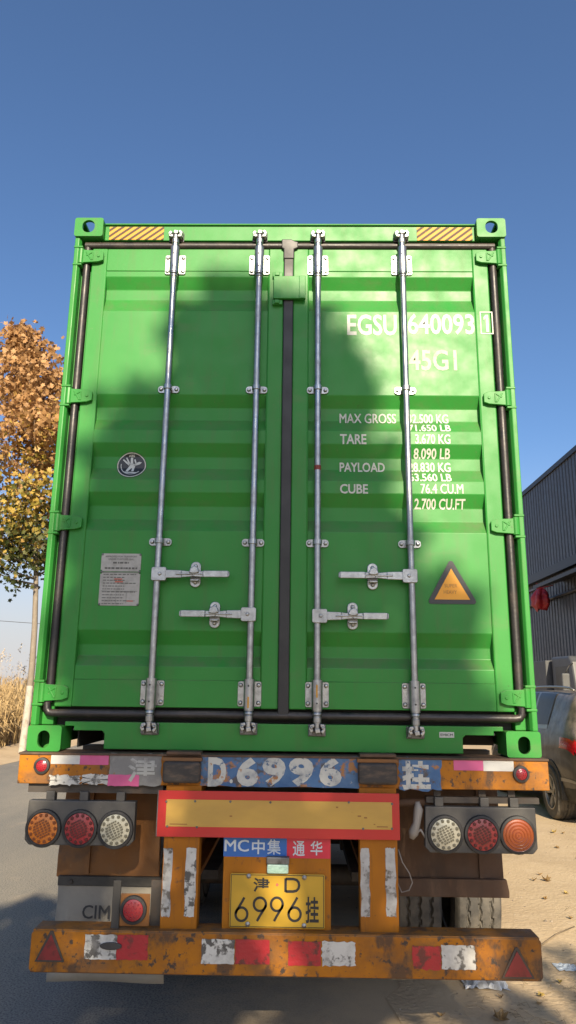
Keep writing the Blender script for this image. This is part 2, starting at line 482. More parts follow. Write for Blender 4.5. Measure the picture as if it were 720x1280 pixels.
def settled_dust(m, col, amt):              # road dust lying on ledges that face up
    n, l = m.node_tree.nodes, m.node_tree.links
    b = n['Principled BSDF']
    src = b.inputs['Base Color'].links[0].from_socket
    geo = n.new('ShaderNodeNewGeometry'); sp = n.new('ShaderNodeSeparateXYZ'); tx = n.new('ShaderNodeTexNoise')
    tx.inputs['Scale'].default_value = 6; tx.inputs['Detail'].default_value = 8; tx.inputs['Roughness'].default_value = .7
    l.new(geo.outputs['True Normal'], sp.inputs[0]); l.new(geo.outputs['Position'], tx.inputs['Vector'])
    r = n.new('ShaderNodeMapRange'); l.new(sp.outputs[2], r.inputs[0]); r.inputs['From Min'].default_value = .12; r.inputs['From Max'].default_value = .6; r.inputs['To Max'].default_value = amt
    t = n.new('ShaderNodeMapRange'); l.new(tx.outputs[0], t.inputs[0]); t.inputs['From Min'].default_value = .35; t.inputs['From Max'].default_value = .65
    k = n.new('ShaderNodeMath'); k.operation = 'MULTIPLY'; l.new(r.outputs[0], k.inputs[0]); l.new(t.outputs[0], k.inputs[1])
    mx = n.new('ShaderNodeMix'); mx.data_type = 'RGBA'
    l.new(k.outputs[0], mx.inputs[0]); l.new(src, mx.inputs[6]); mx.inputs[7].default_value = (*col, 1)
    l.new(mx.outputs[2], b.inputs['Base Color'])


settled_dust(M['green'], (.10, .13, .06), .75)
settled_dust(M['orange'], (.17, .11, .06), .8)
settled_dust(M['galv'], (.24, .21, .17), .6)
settled_dust(M['gasket'], (.14, .11, .085), .6)
settled_dust(M['carpaint'], (.26, .215, .16), .9)


def leaf_mat(name):                         # hue comes from a per-leaf colour attribute
    m = bpy.data.materials.new(name)
    m.use_nodes = True
    n, l = m.node_tree.nodes, m.node_tree.links
    b = n['Principled BSDF']
    b.inputs['Roughness'].default_value = .6
    a = n.new('ShaderNodeAttribute')
    a.attribute_name = 'hue'
    l.new(a.outputs['Color'], b.inputs['Base Color'])
    t = n.new('ShaderNodeBsdfTranslucent')
    l.new(a.outputs['Color'], t.inputs['Color'])
    mx = n.new('ShaderNodeMixShader')
    mx.inputs[0].default_value = .32
    l.new(b.outputs[0], mx.inputs[1]); l.new(t.outputs[0], mx.inputs[2])
    l.new(mx.outputs[0], n['Material Output'].inputs[0])
    return m


M['leaf'] = leaf_mat('autumn_leaf')

# ================================================================== SETTING
def sheet(name, m, x0, x1, y0, y1, z, nx, ny, edge=None, rough=0.0, zf=None):
    mb = MB()
    for j in range(ny+1):
        y = y0+(y1-y0)*j/ny
        for i in range(nx+1):
            x = x0+(x1-x0)*i/nx
            if edge and i == nx:
                x += edge(y)
            zz = z+(zf(x, y) if zf else 0)
            mb.v.append((x, y, zz))
    mb.f = [(j*(nx+1)+i, j*(nx+1)+i+1, (j+1)*(nx+1)+i+1, (j+1)*(nx+1)+i) for j in range(ny) for i in range(nx)]
    return mb.build(name, m, smooth=True)


tag(sheet('ground', M['sand'], -900, 900, -300, 2500, -0.006, 6, 6), kind='structure')
road = sheet('road', M['asphalt'], -6.6, 1.1, -40, 400, 0, 2, 1100,
             lambda y: .10*noise.noise((0, y*.9, 3))+.05*noise.noise((4, y*4, 0)))
tag(road, kind='structure')
dusty_edge(M['asphalt'], -.75, .55)


# sandy verge on the right with a gently uneven surface
def bumps(x, y):
    return .016*noise.noise((x*.9, y*.9, 0))+.005*noise.noise((x*5, y*5, 2))+.006


vg = MB()
NX, NY = 90, 150
for j in range(NY+1):
    for i in range(NX+1):
        x = .62+8.8*i/NX; y = -6+26*j/NY
        fade = min(1, (i/NX)*14)*min(1, j/6, (NY-j)/6)
        vg.v.append((x+(.22*noise.noise((9, y*1.2, 0))+.12*noise.noise((y*5, 2, 1))+.06*noise.noise((y*17, 2, 1)) if i == 0 else 0), y, .004+max(0, bumps(x, y))*fade))
vg.f = [(j*(NX+1)+i, j*(NX+1)+i+1, (j+1)*(NX+1)+i+1, (j+1)*(NX+1)+i) for j in range(NY) for i in range(NX)]
tag(vg.build('verge', M['dirt'], smooth=True), kind='structure')
lv = MB()
for j in range(121):
    y = -10+110*j/120
    for i, x in enumerate((-6.45, -6.9, -7.6, -9, -30)):
        lv.v.append((x+(.14*noise.noise((0, y*.7, 8)) if i == 0 else 0), y, (.004, .05, .12, .14, .14)[i]+(.04*noise.noise((x, y, 0)) if i else 0)))
lv.f = [(j*5+i, j*5+i+1, (j+1)*5+i+1, (j+1)*5+i) for j in range(120) for i in range(4)]
tag(lv.build('bank', M['dirt'], smooth=True), kind='structure')

# ------------------------------------------------------------------ warehouse
WX = 9.5
zr = CAM.z+.845*(WX-CAM.x)
wh = thing('warehouse', 'tall charcoal sheet-metal warehouse standing behind the parked grey car', 'warehouse', (WX, 25, 0))
mb = MB()
y = 4.0
pr = []
while y < 62:
    pr += [(WX, y), (WX, y+.20), (WX+.035, y+.225), (WX+.035, y+.275)]
    y += .30
pr.append((WX, y))
for p in pr:
    mb.v += [(p[0], p[1], 0), (p[0], p[1], zr)]
mb.f = [(2*i, 2*i+2, 2*i+3, 2*i+1) for i in range(len(pr)-1)]
mb.build('wall', M['shed'], wh)
MB().box(WX+.06, WX+18, 4, y, 0, zr-.05).build('core', M['shed'], wh)
MB().box(WX-.06, WX+18.1, 3.95, y+.05, zr-.02, zr+.16).build('roof_edge', M['sheddark'], wh)
z1 = CAM.z+.455*(WX-CAM.x)
MB().box(WX-.22, WX+.03, 4, y, z1-.16, z1+.16).build('gutter', M['sheddark'], wh)
MB().box(WX-.10, WX+.03, 4, y, z1-.42, z1-.34).build('ledge', M['shedgrey'], wh)
z2 = CAM.z+.375*(WX-CAM.x)
mb = MB()
mb.prism([(WX, z2+.55), (WX-1.05, z2+.10), (WX-1.05, z2-.02), (WX, z2+.28)], 4.5, 22.2, 'y')
mb.build('canopy', M['sheddark'], wh)
z3 = CAM.z+.352*(WX-CAM.x)
MB().cyl((WX-.08, 4, z3), (WX-.08, y, z3), .06).build('pipe', M['sheddark'], wh)

# red cloth bundle hanging from the pipe bracket
rx = WX-.55
d = ray(676, 748)
p = CAM+d*((rx-CAM.x)/d.x)
mb = MB()
NR, NC = 26, 34
for i in range(NR+1):
    t = i/NR
    for k in range(NC):
        a = 2*math.pi*k/NC
        rr = (.05+.33*min(1, t*2.6)**.6)*(1-.35*max(0, t-.8)/.2)
        rr *= 1+.20*math.sin(a*5+t*2)+.15*noise.noise((math.cos(a)*2, math.sin(a)*2, t*4))+.10*noise.noise((math.cos(a)*6, math.sin(a)*6, t*9))
        mb.v.append((p.x+rr*math.cos(a)*.7, p.y+rr*math.sin(a)*1.1, p.z+.40-.80*t+.16*noise.noise((math.cos(a)*1.7, math.sin(a)*1.7, 5))*(.4+t)))
mb.f = [(i*NC+k, i*NC+(k+1) % NC, (i+1)*NC+(k+1) % NC, (i+1)*NC+k) for i in range(NR) for k in range(NC)]+[tuple(range(NC)), tuple(range(NR*NC, NR*NC+NC))]
for q in range(5):
    a = -1.2+q*.35
    mb.prism([(p.x-.10, p.z+.30), (p.x+.10, p.z+.26), (p.x-.05+.16*math.sin(a), p.z+.48+.07*math.cos(q*2))], p.y+.10*q-.20, p.y+.10*q-.19)
mb.cyl((p.x, p.y, p.z+.38), (WX-.08, p.y, z3+.45), .02, 6)
tag(mb.build('red_bag', M['redcloth'], smooth=True), 'crumpled red plastic bag hanging against the charcoal warehouse wall', 'bag')

# ------------------------------------------------------------------ power line far on the left
for (pa, pb, nm, lab) in (((-30, 42), (-4.0, 46), 'power_cable', 'lower thin dark cable crossing the pale sky behind the autumn tree'),
                          ((-30, 42), (-4.0, 46), 'power_cable', 'upper thin dark cable sloping down across the sky behind the autumn tree')):
    lowc = 'lower' in lab
    pts = []
    for k in range(21):
        t = k/20
        x = pa[0]+(pb[0]-pa[0])*t; yy = pa[1]+(pb[1]-pa[1])*t
        z = (6.6-1.1*t if lowc else 14.2-6.2*t)-1.2*4*t*(1-t)*.35
        pts.append((x, yy, z))
    tag(MB().tube(pts, .018, 5).build(nm, M['wire']), lab, 'cable', 'cables of the power line')
for x, yy, h, lab in ((-30, 42, 14.4, 'concrete power pole out in the reeds'), (-4.0, 46, 8.2, 'short concrete power pole beyond the container')):
    t = thing('power_pole', lab, 'pole', (x, yy, 0))
    MB().tube([(x, yy, 0), (x, yy, h)], [.17, .11], 10).build('pole', M['concrete'], t, smooth=True)
    MB().box(x-.6, x+.6, yy-.05, yy+.05, h-.55, h-.45).build('crossarm', M['frame'], t)


# ------------------------------------------------------------------ reeds on the left bank
mb = MB()
rnd = random.Random(5)
for k in range(9000):
    yy = 9+34*rnd.random()**1.3
    x = -7.7-6.5*rnd.random()**1.6
    h = (1.35+.85*rnd.random())*(1.0 if x < -8.2 else .72)
    a = rnd.uniform(0, math.pi); wd = rnd.uniform(.008, .02)
    lx, ly = rnd.gauss(0, .16), rnd.gauss(0, .14)
    dx, dy = wd*math.cos(a), wd*math.sin(a)
    z0 = .1
    mb.add([(x-dx, yy-dy, z0), (x+dx, yy+dy, z0), (x+lx*.4-dx, yy+ly*.4-dy, h*.6), (x+lx*.4+dx, yy+ly*.4+dy, h*.6), (x+lx*1.2, yy+ly*1.2, h)],
           [(0, 1, 3, 2), (2, 3, 4)])
    for q in range(rnd.choice((1, 1, 2))):      # drooping blades
        zz = h*rnd.uniform(.3, .9); b = rnd.uniform(0, 6.28); L = rnd.uniform(.25, .6)
        c, s_ = math.cos(b), math.sin(b)
        mb.add([(x+lx*.5, yy+ly*.5, zz), (x+lx*.5+c*L*.5-s_*.018, yy+ly*.5+s_*L*.5+c*.018, zz+.13), (x+lx*.5+c*L, yy+ly*.5+s_*L, zz-.05), (x+lx*.5+c*L*.5+s_*.018, yy+ly*.5+s_*L*.5-c*.018, zz+.12)], [(0, 1, 2, 3)])
reeds = mb.build('reeds', M['reed'])
tag(reeds, 'tall dry straw-coloured reeds along the left road bank', 'reeds', kind='stuff')
mb = MB()
for k in range(260):
    yy = 11+30*rnd.random(); x = -8.0-5*rnd.random(); h = 1.9+.7*rnd.random()
    for q in range(9):
        b = rnd.uniform(0, 6.28); L = rnd.uniform(.05, .13); z = h+q*.035
        c, s_ = math.cos(b), math.sin(b)
        mb.add([(x, yy, z), (x+c*L-s_*.02, yy+s_*L+c*.02, z+.06), (x+c*L*1.3, yy+s_*L*1.3, z+.02), (x+c*L+s_*.02, yy+s_*L-c*.02, z+.05)], [(0, 1, 2, 3)])
    mb.add([(x-.006, yy, .1), (x+.006, yy, .1), (x, yy, h+.3)], [(0, 1, 2)])
tag(mb.build('reed_plumes', M['plume']), 'pale feathery seed heads standing above the dry reeds', 'reeds', kind='stuff')

# ------------------------------------------------------------------ trees
LEAF = [(0, -.45), (.10, -.18), (.36, -.22), (.30, .04), (.5, .24), (.22, .26), (0, .56), (-.22, .26), (-.5, .24), (-.30, .04), (-.36, -.22), (-.10, -.18)]


def leaves(mb, cols, pts, size, rnd, hue, flat=.5):
    for p in pts:
        sz = size*rnd.uniform(.65, 1.25)
        n = Vector((rnd.gauss(0, 1), rnd.gauss(0, 1), rnd.gauss(flat, .8))).normalized()
        a = n.orthogonal().normalized()
        a = (Matrix.Rotation(rnd.uniform(0, 6.28), 3, n) @ a)
        b = n.cross(a)
        cu = rnd.uniform(.1, .35)
        base = len(mb.v)
        for (lx, ly) in LEAF:
            mb.v.append(tuple(Vector(p)+(a*lx+b*ly-n*cu*(lx*lx+ly*ly))*sz))
        mb.v.append(tuple(Vector(p)))
        k = len(LEAF)
        c = hue(p, rnd)
        for i in range(0, k, 2):
            mb.f.append((base+k, base+i, base+i+1, base+(i+2) % k))
            cols.append(c)


def crown_obj(mb, cols, parent):
    me_o = mb
    o = MB()
    o.v, o.f = mb.v, mb.f
    me = bpy.data.meshes.new('crown')
    o0 = WL[parent.name]
    me.from_pydata([(p[0]-o0.x, p[1]-o0.y, p[2]-o0.z) for p in o.v], [], o.f)
    at = me.attributes.new('hue', 'FLOAT_COLOR', 'FACE')
    at.data.foreach_set('color', [q for c in cols for q in (*c, 1.0)])
    me.materials.append(M['leaf'])
    ob = bpy.data.objects.new('crown', me)
    sc.collection.objects.link(ob)
    ob.parent = parent
    WL[ob.name] = o0
    ob['kind'] = 'stuff'
    return ob


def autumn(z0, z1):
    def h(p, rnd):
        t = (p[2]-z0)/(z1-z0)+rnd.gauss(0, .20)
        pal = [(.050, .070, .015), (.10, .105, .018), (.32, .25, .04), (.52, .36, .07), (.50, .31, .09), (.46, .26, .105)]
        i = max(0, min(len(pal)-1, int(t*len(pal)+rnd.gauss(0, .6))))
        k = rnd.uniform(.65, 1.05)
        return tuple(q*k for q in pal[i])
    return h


# the autumn plane tree beside the road, left of the container
def road_tree(base, lean, h, crown, name, lab, nleaf, rnd, lime=1.3, size=.2, group=None):
    t = thing(name, lab, 'tree', base, group)
    b = Vector(base)
    trunk = []
    for k in range(12):
        q = k/11
        trunk.append(b+Vector((lean[0]*q*q*q+.05*math.sin(q*9), lean[1]*q, h*q)))
    rad = [.092*(1-.80*k/11) for k in range(12)]
    mbt = MB().tube(trunk, rad, 10)
    sites = []
    for k in range(80):
        q = rnd.uniform(.36, .99)
        i = q*11
        p0 = trunk[int(i)].lerp(trunk[min(11, int(i)+1)], i-int(i))
        a = rnd.uniform(0, 6.28)
        R_ = crown(q)*rnd.uniform(.55, 1.0)
        p2 = p0+Vector((math.cos(a)*R_, math.sin(a)*R_, R_*rnd.uniform(.25, .9)))
        p1 = p0.lerp(p2, .5)+Vector((0, 0, -.08*R_))
        mbt.tube([p0, p1, p2], [.035*(1.2-q), .02*(1.2-q)+.004, .004], 5)
        sites += [p0.lerp(p1, .6), p1, p1.lerp(p2, .5), p2, p2]
    mbt.build('trunk', M['bark'], t, smooth=True)
    if lime:
        rr = MB().tube([trunk[0].lerp(trunk[1], .0), trunk[0].lerp(trunk[1], .5), trunk[1], trunk[1].lerp(trunk[2], .55)], [.096, .093, .090, .086], 10, caps=False)
        rr.build('limewash_band', M['limewash'], t, smooth=True)
    mb, cols = MB(), []
    pts = []
    for k in range(nleaf):
        s_ = rnd.choice(sites)
        pts.append(s_+Vector((rnd.gauss(0, .22), rnd.gauss(0, .22), rnd.gauss(0, .20))))
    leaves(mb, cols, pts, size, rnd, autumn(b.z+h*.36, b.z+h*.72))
    crown_obj(mb, cols, t)
    return t, sites


bt = G(27, 944)
road_tree((bt.x, bt.y, .06), (-1.35, .2), 11.6, lambda q: 2.0*max(.12, 1-((q-.46)/.55)**2), 'plane_tree',
          'young plane tree with orange and green autumn leaves and limewashed trunk beside the reeds', 11500, random.Random(11), size=.165)


# roadside trees behind the photographer whose crowns shade the truck
def shade_tree(base, blobs, lab, rnd, size=.2, h=None):
    t = thing('roadside_tree', lab, 'tree', base, 'roadside trees behind the photographer')
    b = Vector(base)
    top = max(c[0].z for c in blobs)
    cx = sum(c[0].x for c in blobs)/len(blobs); cy = sum(c[0].y for c in blobs)/len(blobs)
    tr = [b.lerp(Vector((cx, cy, top-.5)), q/8)*1.0 for q in range(9)]
    mbt = MB().tube(tr, [.17*(1-.8*q/8) for q in range(9)], 10)
    mb, cols = MB(), []
    pts = []
    for c, r, n in blobs:
        zz = max(b.z+1.8, c.z-r*1.6)
        q = min(1, (zz-b.z)/(top-.5-b.z))*8
        p0 = tr[int(min(7, q))].lerp(tr[int(min(7, q))+1], q-int(min(7, q)))
        mbt.tube([p0, p0.lerp(c, .5)+Vector((0, 0, -.1)), c], [.05, .03, .01], 5)
        for k in range(n):
            v = Vector((rnd.gauss(0, 1), rnd.gauss(0, 1), rnd.gauss(0, 1)))
            v = v.normalized()*r*rnd.random()**.45*(1+.18*rnd.gauss(0, 1))
            pts.append(c+v)
    mbt.build('trunk', M['bark'], t, smooth=True)
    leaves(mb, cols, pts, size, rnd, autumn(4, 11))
    crown_obj(mb, cols, t)


def S(x, y, z, t):                          # a point whose shadow falls on (x, y, z)
    return Vector((x, y, z))+SUN*t


T1, T2 = 15.0, 13.0
B1 = [(S(-.36, 0, 3.62, T1), .30, 300), (S(-.02, 0, 3.50, T1), .34, 300), (S(.22, 0, 3.30, T1), .30, 220),
      (S(-.62, 0, 2.95, T1), .42, 420), (S(-.10, 0, 2.92, T1), .42, 420), (S(.28, 0, 2.66, T1), .36, 300), (S(-.78, 0, 2.50, T1), .36, 300),
      (S(-.50, 0, 2.42, T1), .34, 230), (S(-.08, 0, 2.38, T1), .30, 200), (S(.16, 0, 2.02, T1), .36, 280), (S(-.85, 0, 1.98, T1), .36, 240), (S(-.36, 0, 1.90, T1), .34, 240), (S(.62, 0, 2.02, T1), .34, 240), (S(.42, 0, 2.40, T1), .26, 140),
      (S(.78, 0, 1.62, T1), .28, 150), (S(.34, 0, 1.58, T1), .34, 220), (S(-.75, 0, 1.50, T1), .34, 190), (S(-.20, 0, 1.48, T1), .30, 160), (S(-.3, 0, 1.15, T1), .34, 90), (S(.45, 0, 1.10, T1), .30, 90), (S(.85, 0, .95, T1), .35, 120), (S(-.95, 0, .95, T1), .30, 90)]
shade_tree((2.6, -14.0, 0), B1, 'roadside tree with a round autumn crown standing behind the truck', random.Random(3))
B2 = [(S(-1.7, .8, 0, T2), .5, 380), (S(-1.2, .3, 0, T2), .5, 300), (S(-2.3, 1.2, 0, T2), .55, 420), (S(-2.9, 1.9, 0, T2), .55, 380), (S(-1.9, 2.2, 0, T2), .4, 200),
      (S(-.6, .9, 0, T2), .45, 220), (S(.3, 1.2, 0, T2), .4, 160), (S(-3.4, .6, 0, T2), .8, 500), (S(-2.3, -.3, 0, T2), .8, 500), (S(1.1, .9, 0, T2), .4, 120), (S(1.9, 1.1, 0, T2), .35, 100)]
shade_tree((-1.9, -11.5, 0), B2, 'lower roadside tree leaning over the road behind the truck', random.Random(4))

# ================================================================== CONTAINER
ZB, ZT, LEN = 1.42, 4.316, 12.19
DF = .045                                   # door face
con = thing('shipping_container', 'green steel shipping container with closed double doors on the orange trailer', 'container', (0, LEN/2, ZB))
GR = M['green']

# corner castings, the rear ones with their slots
def casting(sx, y0, z0, top, rear):
    x0, x1 = sorted((sx*1.219, sx*1.057))
    h = .118
    cx = (x0+x1)/2
    mb = MB()
    out = [(x0, z0), (x1, z0), (x1, z0+h), (x0, z0+h)]
    ya, yb = y0, y0+.178
    if rear:
        cz = z0+h/2+(-.004 if not top else .004)
        mb.holed(stadium(cx, z0+h/2, x1-x0, h, 3, .22), stadium(cx-sx*(-.002), cz, .058 if not top else .070, .080, 6, .98), ya, ya+.02)
    else:
        mb.box(x0, x1, yb-.02, yb, z0, z0+h)
    # walls of the hollow block
    yy0, yy1 = (ya+.02, yb) if rear else (ya, yb-.02)
    mb.box(x0+.002, x0+.022, yy0, yy1, z0+.002, z0+h-.002)
    mb.box(x1-.022, x1-.002, yy0, yy1, z0+.002, z0+h-.002)
    if top:
        mb.box(x0+.022, x1-.022, yy0, yy1, z0+.002, z0+.022)
        mb.box(x0+.022, x0+.050, yy0, yy1, z0+h-.022, z0+h-.003)
        mb.box(x1-.050, x1-.022, yy0, yy1, z0+h-.022, z0+h-.003)
        mb.box(x0+.05, x1-.05, yy1-.05, yy1, z0+h-.022, z0+h-.003)
    else:
        mb.box(x0+.022, x1-.022, yy0, yy1, z0+h-.022, z0+h-.002)
        mb.box(x0+.022, x1-.022, yy1-.04, yy1, z0+.002, z0+h-.022)
    return mb.build('corner_casting', GR, con, bevel=.005)


for sx in (-1, 1):
    casting(sx, 0, ZB, False, True)
    casting(sx, 0, ZT-.118, True, True)
    casting(sx, LEN-.178, ZB, False, False)
    casting(sx, LEN-.178, ZT-.118, True, False)

# corner posts (outer bar with a rounded nose and a web behind the hinges)
for sx in (-1, 1):
    mb = MB()
    pts = [(sx*1.214, .012), (sx*1.190, .012), (sx*1.180, .030), (sx*1.180, .075), (sx*1.125, .075), (sx*1.125, .16), (sx*1.214, .16)]
    mb.prism([(q[0], q[1]) for q in pts], ZB+.118, ZT-.118, 'z')
    mb.build('corner_post', GR, con, bevel=.004)
    MB().box(min(sx*1.21, sx*1.10), max(sx*1.21, sx*1.10), LEN-.12, LEN-.01, ZB+.118, ZT-.118).build('corner_post', GR, con, bevel=.004)

# header and sill
zh0 = P(300, 301, DF)[1]
mb = MB()
mb.box(-1.057, 1.057, DF, .14, zh0, ZT-.022)
mb.box(-1.057, 1.057, DF-.012, .16, ZT-.022, ZT-.012)
mb.build('header', GR, con, bevel=.004)
zs1 = P(350, 905, DF)[1]
zs0 = ZB+.010
xa, xb, zp0, zp1 = RECT(81, 913, 127, 937, DF)
mb = MB()
mb.prism([(-1.057, zs1), (-1.057, zp1+.02), (-1.012, zp1+.02), (-1.012, zp1), (-.875, zp1), (-.862, zp1-.014), (-.862, zs0), (.862, zs0), (.862, zp1-.014), (.875, zp1), (1.012, zp1), (1.012, zp1+.02), (1.057, zp1+.02), (1.057, zs1)], DF, .15)
mb.build('sill', GR, con, bevel=.003)
for sx in (-1, 1):                          # box that lines the cut-out, open to the light behind
    mb = MB()
    x0, x1 = sorted((sx*.862, sx*1.012))
    mb.box(x0-.004, x1+.004, DF+.002, .6, zp1, zp1+.01)
    mb.box(x0-.010, x0-.002, .15, .6, zs0, zp1)
    mb.build('pocket_lining', M['interior'], con)

# hazard stripes on the header
for (u0, v0, u1, v1) in ((137, 281, 205, 300), (521, 282, 590, 301)):
    x0, x1, z0, z1 = RECT(u0, v0, u1, v1, DF)
    z1 = min(z1, ZT-.030)
    st = MB().box(x0, x1, DF-.003, DF-.001, z0, z1).build('hazard_strip', M['haz'], con)
    k = -3
    mb = MB()
    pitch = (x1-x0)/6.6
    while k < 9:
        a = x0+k*pitch
        pl = clip([(a, z0-.01), (a+pitch*.42, z0-.01), (a+pitch*.42+(z1-z0+.02)*1.25, z1+.01), (a+(z1-z0+.02)*1.25, z1+.01)], x0, x1, z0, z1)
        if len(pl) > 2:
            mb.prism(pl, DF-.0042, DF-.0032)
        k += 1
    mb.build('stripe', M['hazdark'], st)

# body shell
for sx in (-1, 1):
    mb = MB()
    y = .16
    pr = []
    while y < LEN-.2:
        pr += [(sx*1.205, y), (sx*1.205, y+.072), (sx*1.170, y+.140), (sx*1.170, y+.210)]
        y += .278
    pr.append((sx*1.205, LEN-.12))
    for q in pr:
        mb.v += [(q[0], q[1], ZB+.16), (q[0], q[1], ZT-.06)]
    mb.f = [(2*i, 2*i+2, 2*i+3, 2*i+1) for i in range(len(pr)-1)]
    mb.build('side_wall', GR, con)
    MB().box(min(sx*1.212, sx*1.15), max(sx*1.212, sx*1.15), .178, LEN-.178, ZT-.075, ZT-.012).build('top_rail', GR, con, bevel=.006)
    MB().box(min(sx*1.212, sx*1.16), max(sx*1.212, sx*1.16), .178, LEN-.178, ZB+.014, ZB+.165).build('bottom_rail', GR, con, bevel=.006)
MB().box(-1.15, 1.15, .16, LEN-.05, ZT-.04, ZT-.02).build('roof', GR, con)
MB().box(-1.10, 1.10, LEN-.07, LEN-.03, ZB+.16, ZT-.06).build('front_wall', GR, con)
MB().box(-1.16, 1.16, .60, LEN-.18, ZB+.12, ZB+.16).build('floor', M['interior'], con)
for k in range(38):
    MB().box(-1.158, 1.158, .62+k*.30, .62+k*.30+.045, ZB+.009, ZB+.119).build('floor_bearer', M['interior'], con)
MB().box(-1.12, 1.12, .125, .14, zs0+.1, zh0+.05).build('door_seal_backing', M['interior'], con)

# ------------------------------------------------------------------ doors
OUT, INN = DF+.003, DF+.040
rows = [(595, 340, 0), (595, 347, 0), (595, 364, 1), (595, 377, 1), (595, 390, 0), (595, 495, 0), (595, 512, 1), (595, 527.6, 1), (595, 540, 0), (595, 556, 0), (595, 574, 1), (595, 588.6, 1), (595, 602.7, 0),
        (595, 618, 0), (595, 636, 1), (595, 652.7, 1), (595, 666.7, 0), (200, 788, 0), (200, 806, 1), (200, 820, 1), (200, 833, 0), (200, 850, 0)]
PROF = [(P(u, v, INN if i else OUT)[1], INN if i else OUT) for u, v, i in rows]


def prof(z):
    for (za, ya), (zb, yb) in zip(PROF, PROF[1:]):
        if zb <= z <= za:
            return ya+(yb-ya)*(za-z)/(za-zb)
    return OUT


zd1 = P(300, 311, DF)[1]
zd0 = P(300, 886, DF)[1]
zpt, zpb = PROF[0][0], PROF[-1][0]
XO, XI, XS0, XS1 = 1.118, .026, 1.032, .112      # outer/inner leaf edge, panel edges


def seam(x0, x1, z, m=GR):                  # weld bead
    return MB().tube([(x0, OUT-.0005, z), (x1, OUT-.0005, z)], .0028, 6)


doors = {}
for sx, nm in ((-1, 'left'), (1, 'right')):
    d = thing('door', None, None, (0, 0, 0))
    d.name = 'door'
    d.parent = con
    loc = Vector((sx*(XO+XI)/2, DF, zd0))
    d.location = loc-WL[con.name]
    WL[d.name] = loc
    doors[sx] = d
    xs = sorted((sx*XS0, sx*XS1))
    mb = MB()
    for x in xs:
        mb.v += [(x, y, z) for z, y in PROF]
    n = len(PROF)
    mb.f = [(i, i+1, n+i+1, n+i) for i in range(n-1)]
    pn = mb.build('corrugated_panel', GR, d)
    bv = pn.modifiers.new('bevel', 'BEVEL'); bv.width = .0025; bv.segments = 1; bv.limit_method = 'ANGLE'; bv.angle_limit = R(12)
    a = sorted((sx*XO, sx*XS0)); b = sorted((sx*XI, sx*XS1))
    MB().box(a[0], a[1], DF-.002, DF+.07, zd0, zd1).build('outer_stile', GR, d, bevel=.006)
    MB().box(b[0], b[1], DF-.002, DF+.07, zd0, zd1).build('inner_stile', GR, d, bevel=.006)
    MB().box(xs[0], xs[1], DF, DF+.07, zpt, zd1-.002).build('top_rail', GR, d, bevel=.003)
    MB().box(xs[0], xs[1], DF, DF+.07, zd0+.002, zpb).build('bottom_rail', GR, d, bevel=.003)
    mb = seam(xs[0], xs[1], zpt+.001)
    mb.tube([(xs[0], OUT-.0005, zpb-.001), (xs[1], OUT-.0005, zpb-.001)], .0028, 6)
    for x in xs:
        mb.tube([(x, OUT-.001, zpb), (x, OUT-.001, zpt)], .0025, 6)
    mb.build('weld_bead', GR, d, smooth=True)

# gaskets
def gasket(name, pts, w_, dp):
    mb = MB()
    mb.tube(pts, w_, 14)
    o = mb.build(name, M['gasket'], con, auto=True)
    return o


zgt = P(300, 306, .03)[1]
zgb = P(350, 895, .03)[1]
gasket('top_gasket', [(-1.160, .046, zgt), (1.160, .046, zgt)], .0195, 0)
gasket('bottom_gasket', [(-1.155, .048, zgb+.055), (-1.153, .048, zgb+.02), (-1.142, .048, zgb+.003), (-1.12, .048, zgb), (1.12, .048, zgb), (1.142, .048, zgb+.003), (1.153, .048, zgb+.02), (1.155, .048, zgb+.055)], .0195, 0)
for sx in (-1, 1):
    gasket('side_gasket', [(sx*1.147, .052, zgb+.05), (sx*1.147, .052, zgt)], .0205, 0)
mb = MB()
rbox(mb, -.027, .027, .030, .06, zgb, zgt+.030, .006)
mb.prism([(-.042, zgt+.034), (.012, zgt+.034), (.034, zgt+.022), (.052, zgt+.018), (.052, zgt-.020), (.030, zgt-.030), (.030, zgt-.09), (-.030, zgt-.09), (-.030, zgt-.028), (-.042, zgt-.022)], .024, .034)
mb.build('centre_gasket', M['gasketdark'], con, bevel=.006)

# hinges: four blades a side, from the post over the gasket on to the leaf
for sx in (-1, 1):
    for (v) in (321, 495, 653, 865):
        u = {321: 113, 495: 97, 653: 82, 865: 62}[v]
        z = P(u, v, .03)[1]
        mb = MB()
        o = lambda x: sx*x
        mb.prism([(o(1.186), z+.040), (o(1.13), z+.036), (o(1.075), z+.034), (o(1.048), z+.022), (o(1.048), z-.026), (o(1.075), z-.036), (o(1.13), z-.040), (o(1.186), z-.044)], .018, .034)
        mb.box(min(o(1.10), o(1.05)), max(o(1.10), o(1.05)), .034, DF, z-.022, z+.018)
        mb.cyl((o(1.176), .026, z-.048), (o(1.176), .026, z+.044), .017, 12)
        # raised triangle rib and boss
        mb.prism([(o(1.140), z+.024), (o(1.150), z+.024), (o(1.118), z-.028), (o(1.108), z-.028)], .0145, .019)
        mb.prism([(o(1.112), z+.024), (o(1.104), z+.024), (o(1.104), z-.028), (o(1.110), z-.028)], .0145, .019)
        mb.prism([(o(1.146), z+.004), (o(1.112), z+.026), (o(1.106), z+.020), (o(1.140), z-.002)], .0140, .019)
        mb.cyl((o(1.075), .019, z-.002), (o(1.075), .013, z-.002), .008, 10)
        h = mb.build('hinge', GR, doors[sx], bevel=.003)
        # knuckle plates on the post
        for dz in (.052, -.058):
            MB().box(min(o(1.216), o(1.165)), max(o(1.216), o(1.165)), .008, .05, z+dz-.006, z+dz+.006).build('hinge_lug', GR, con, bevel=.003)

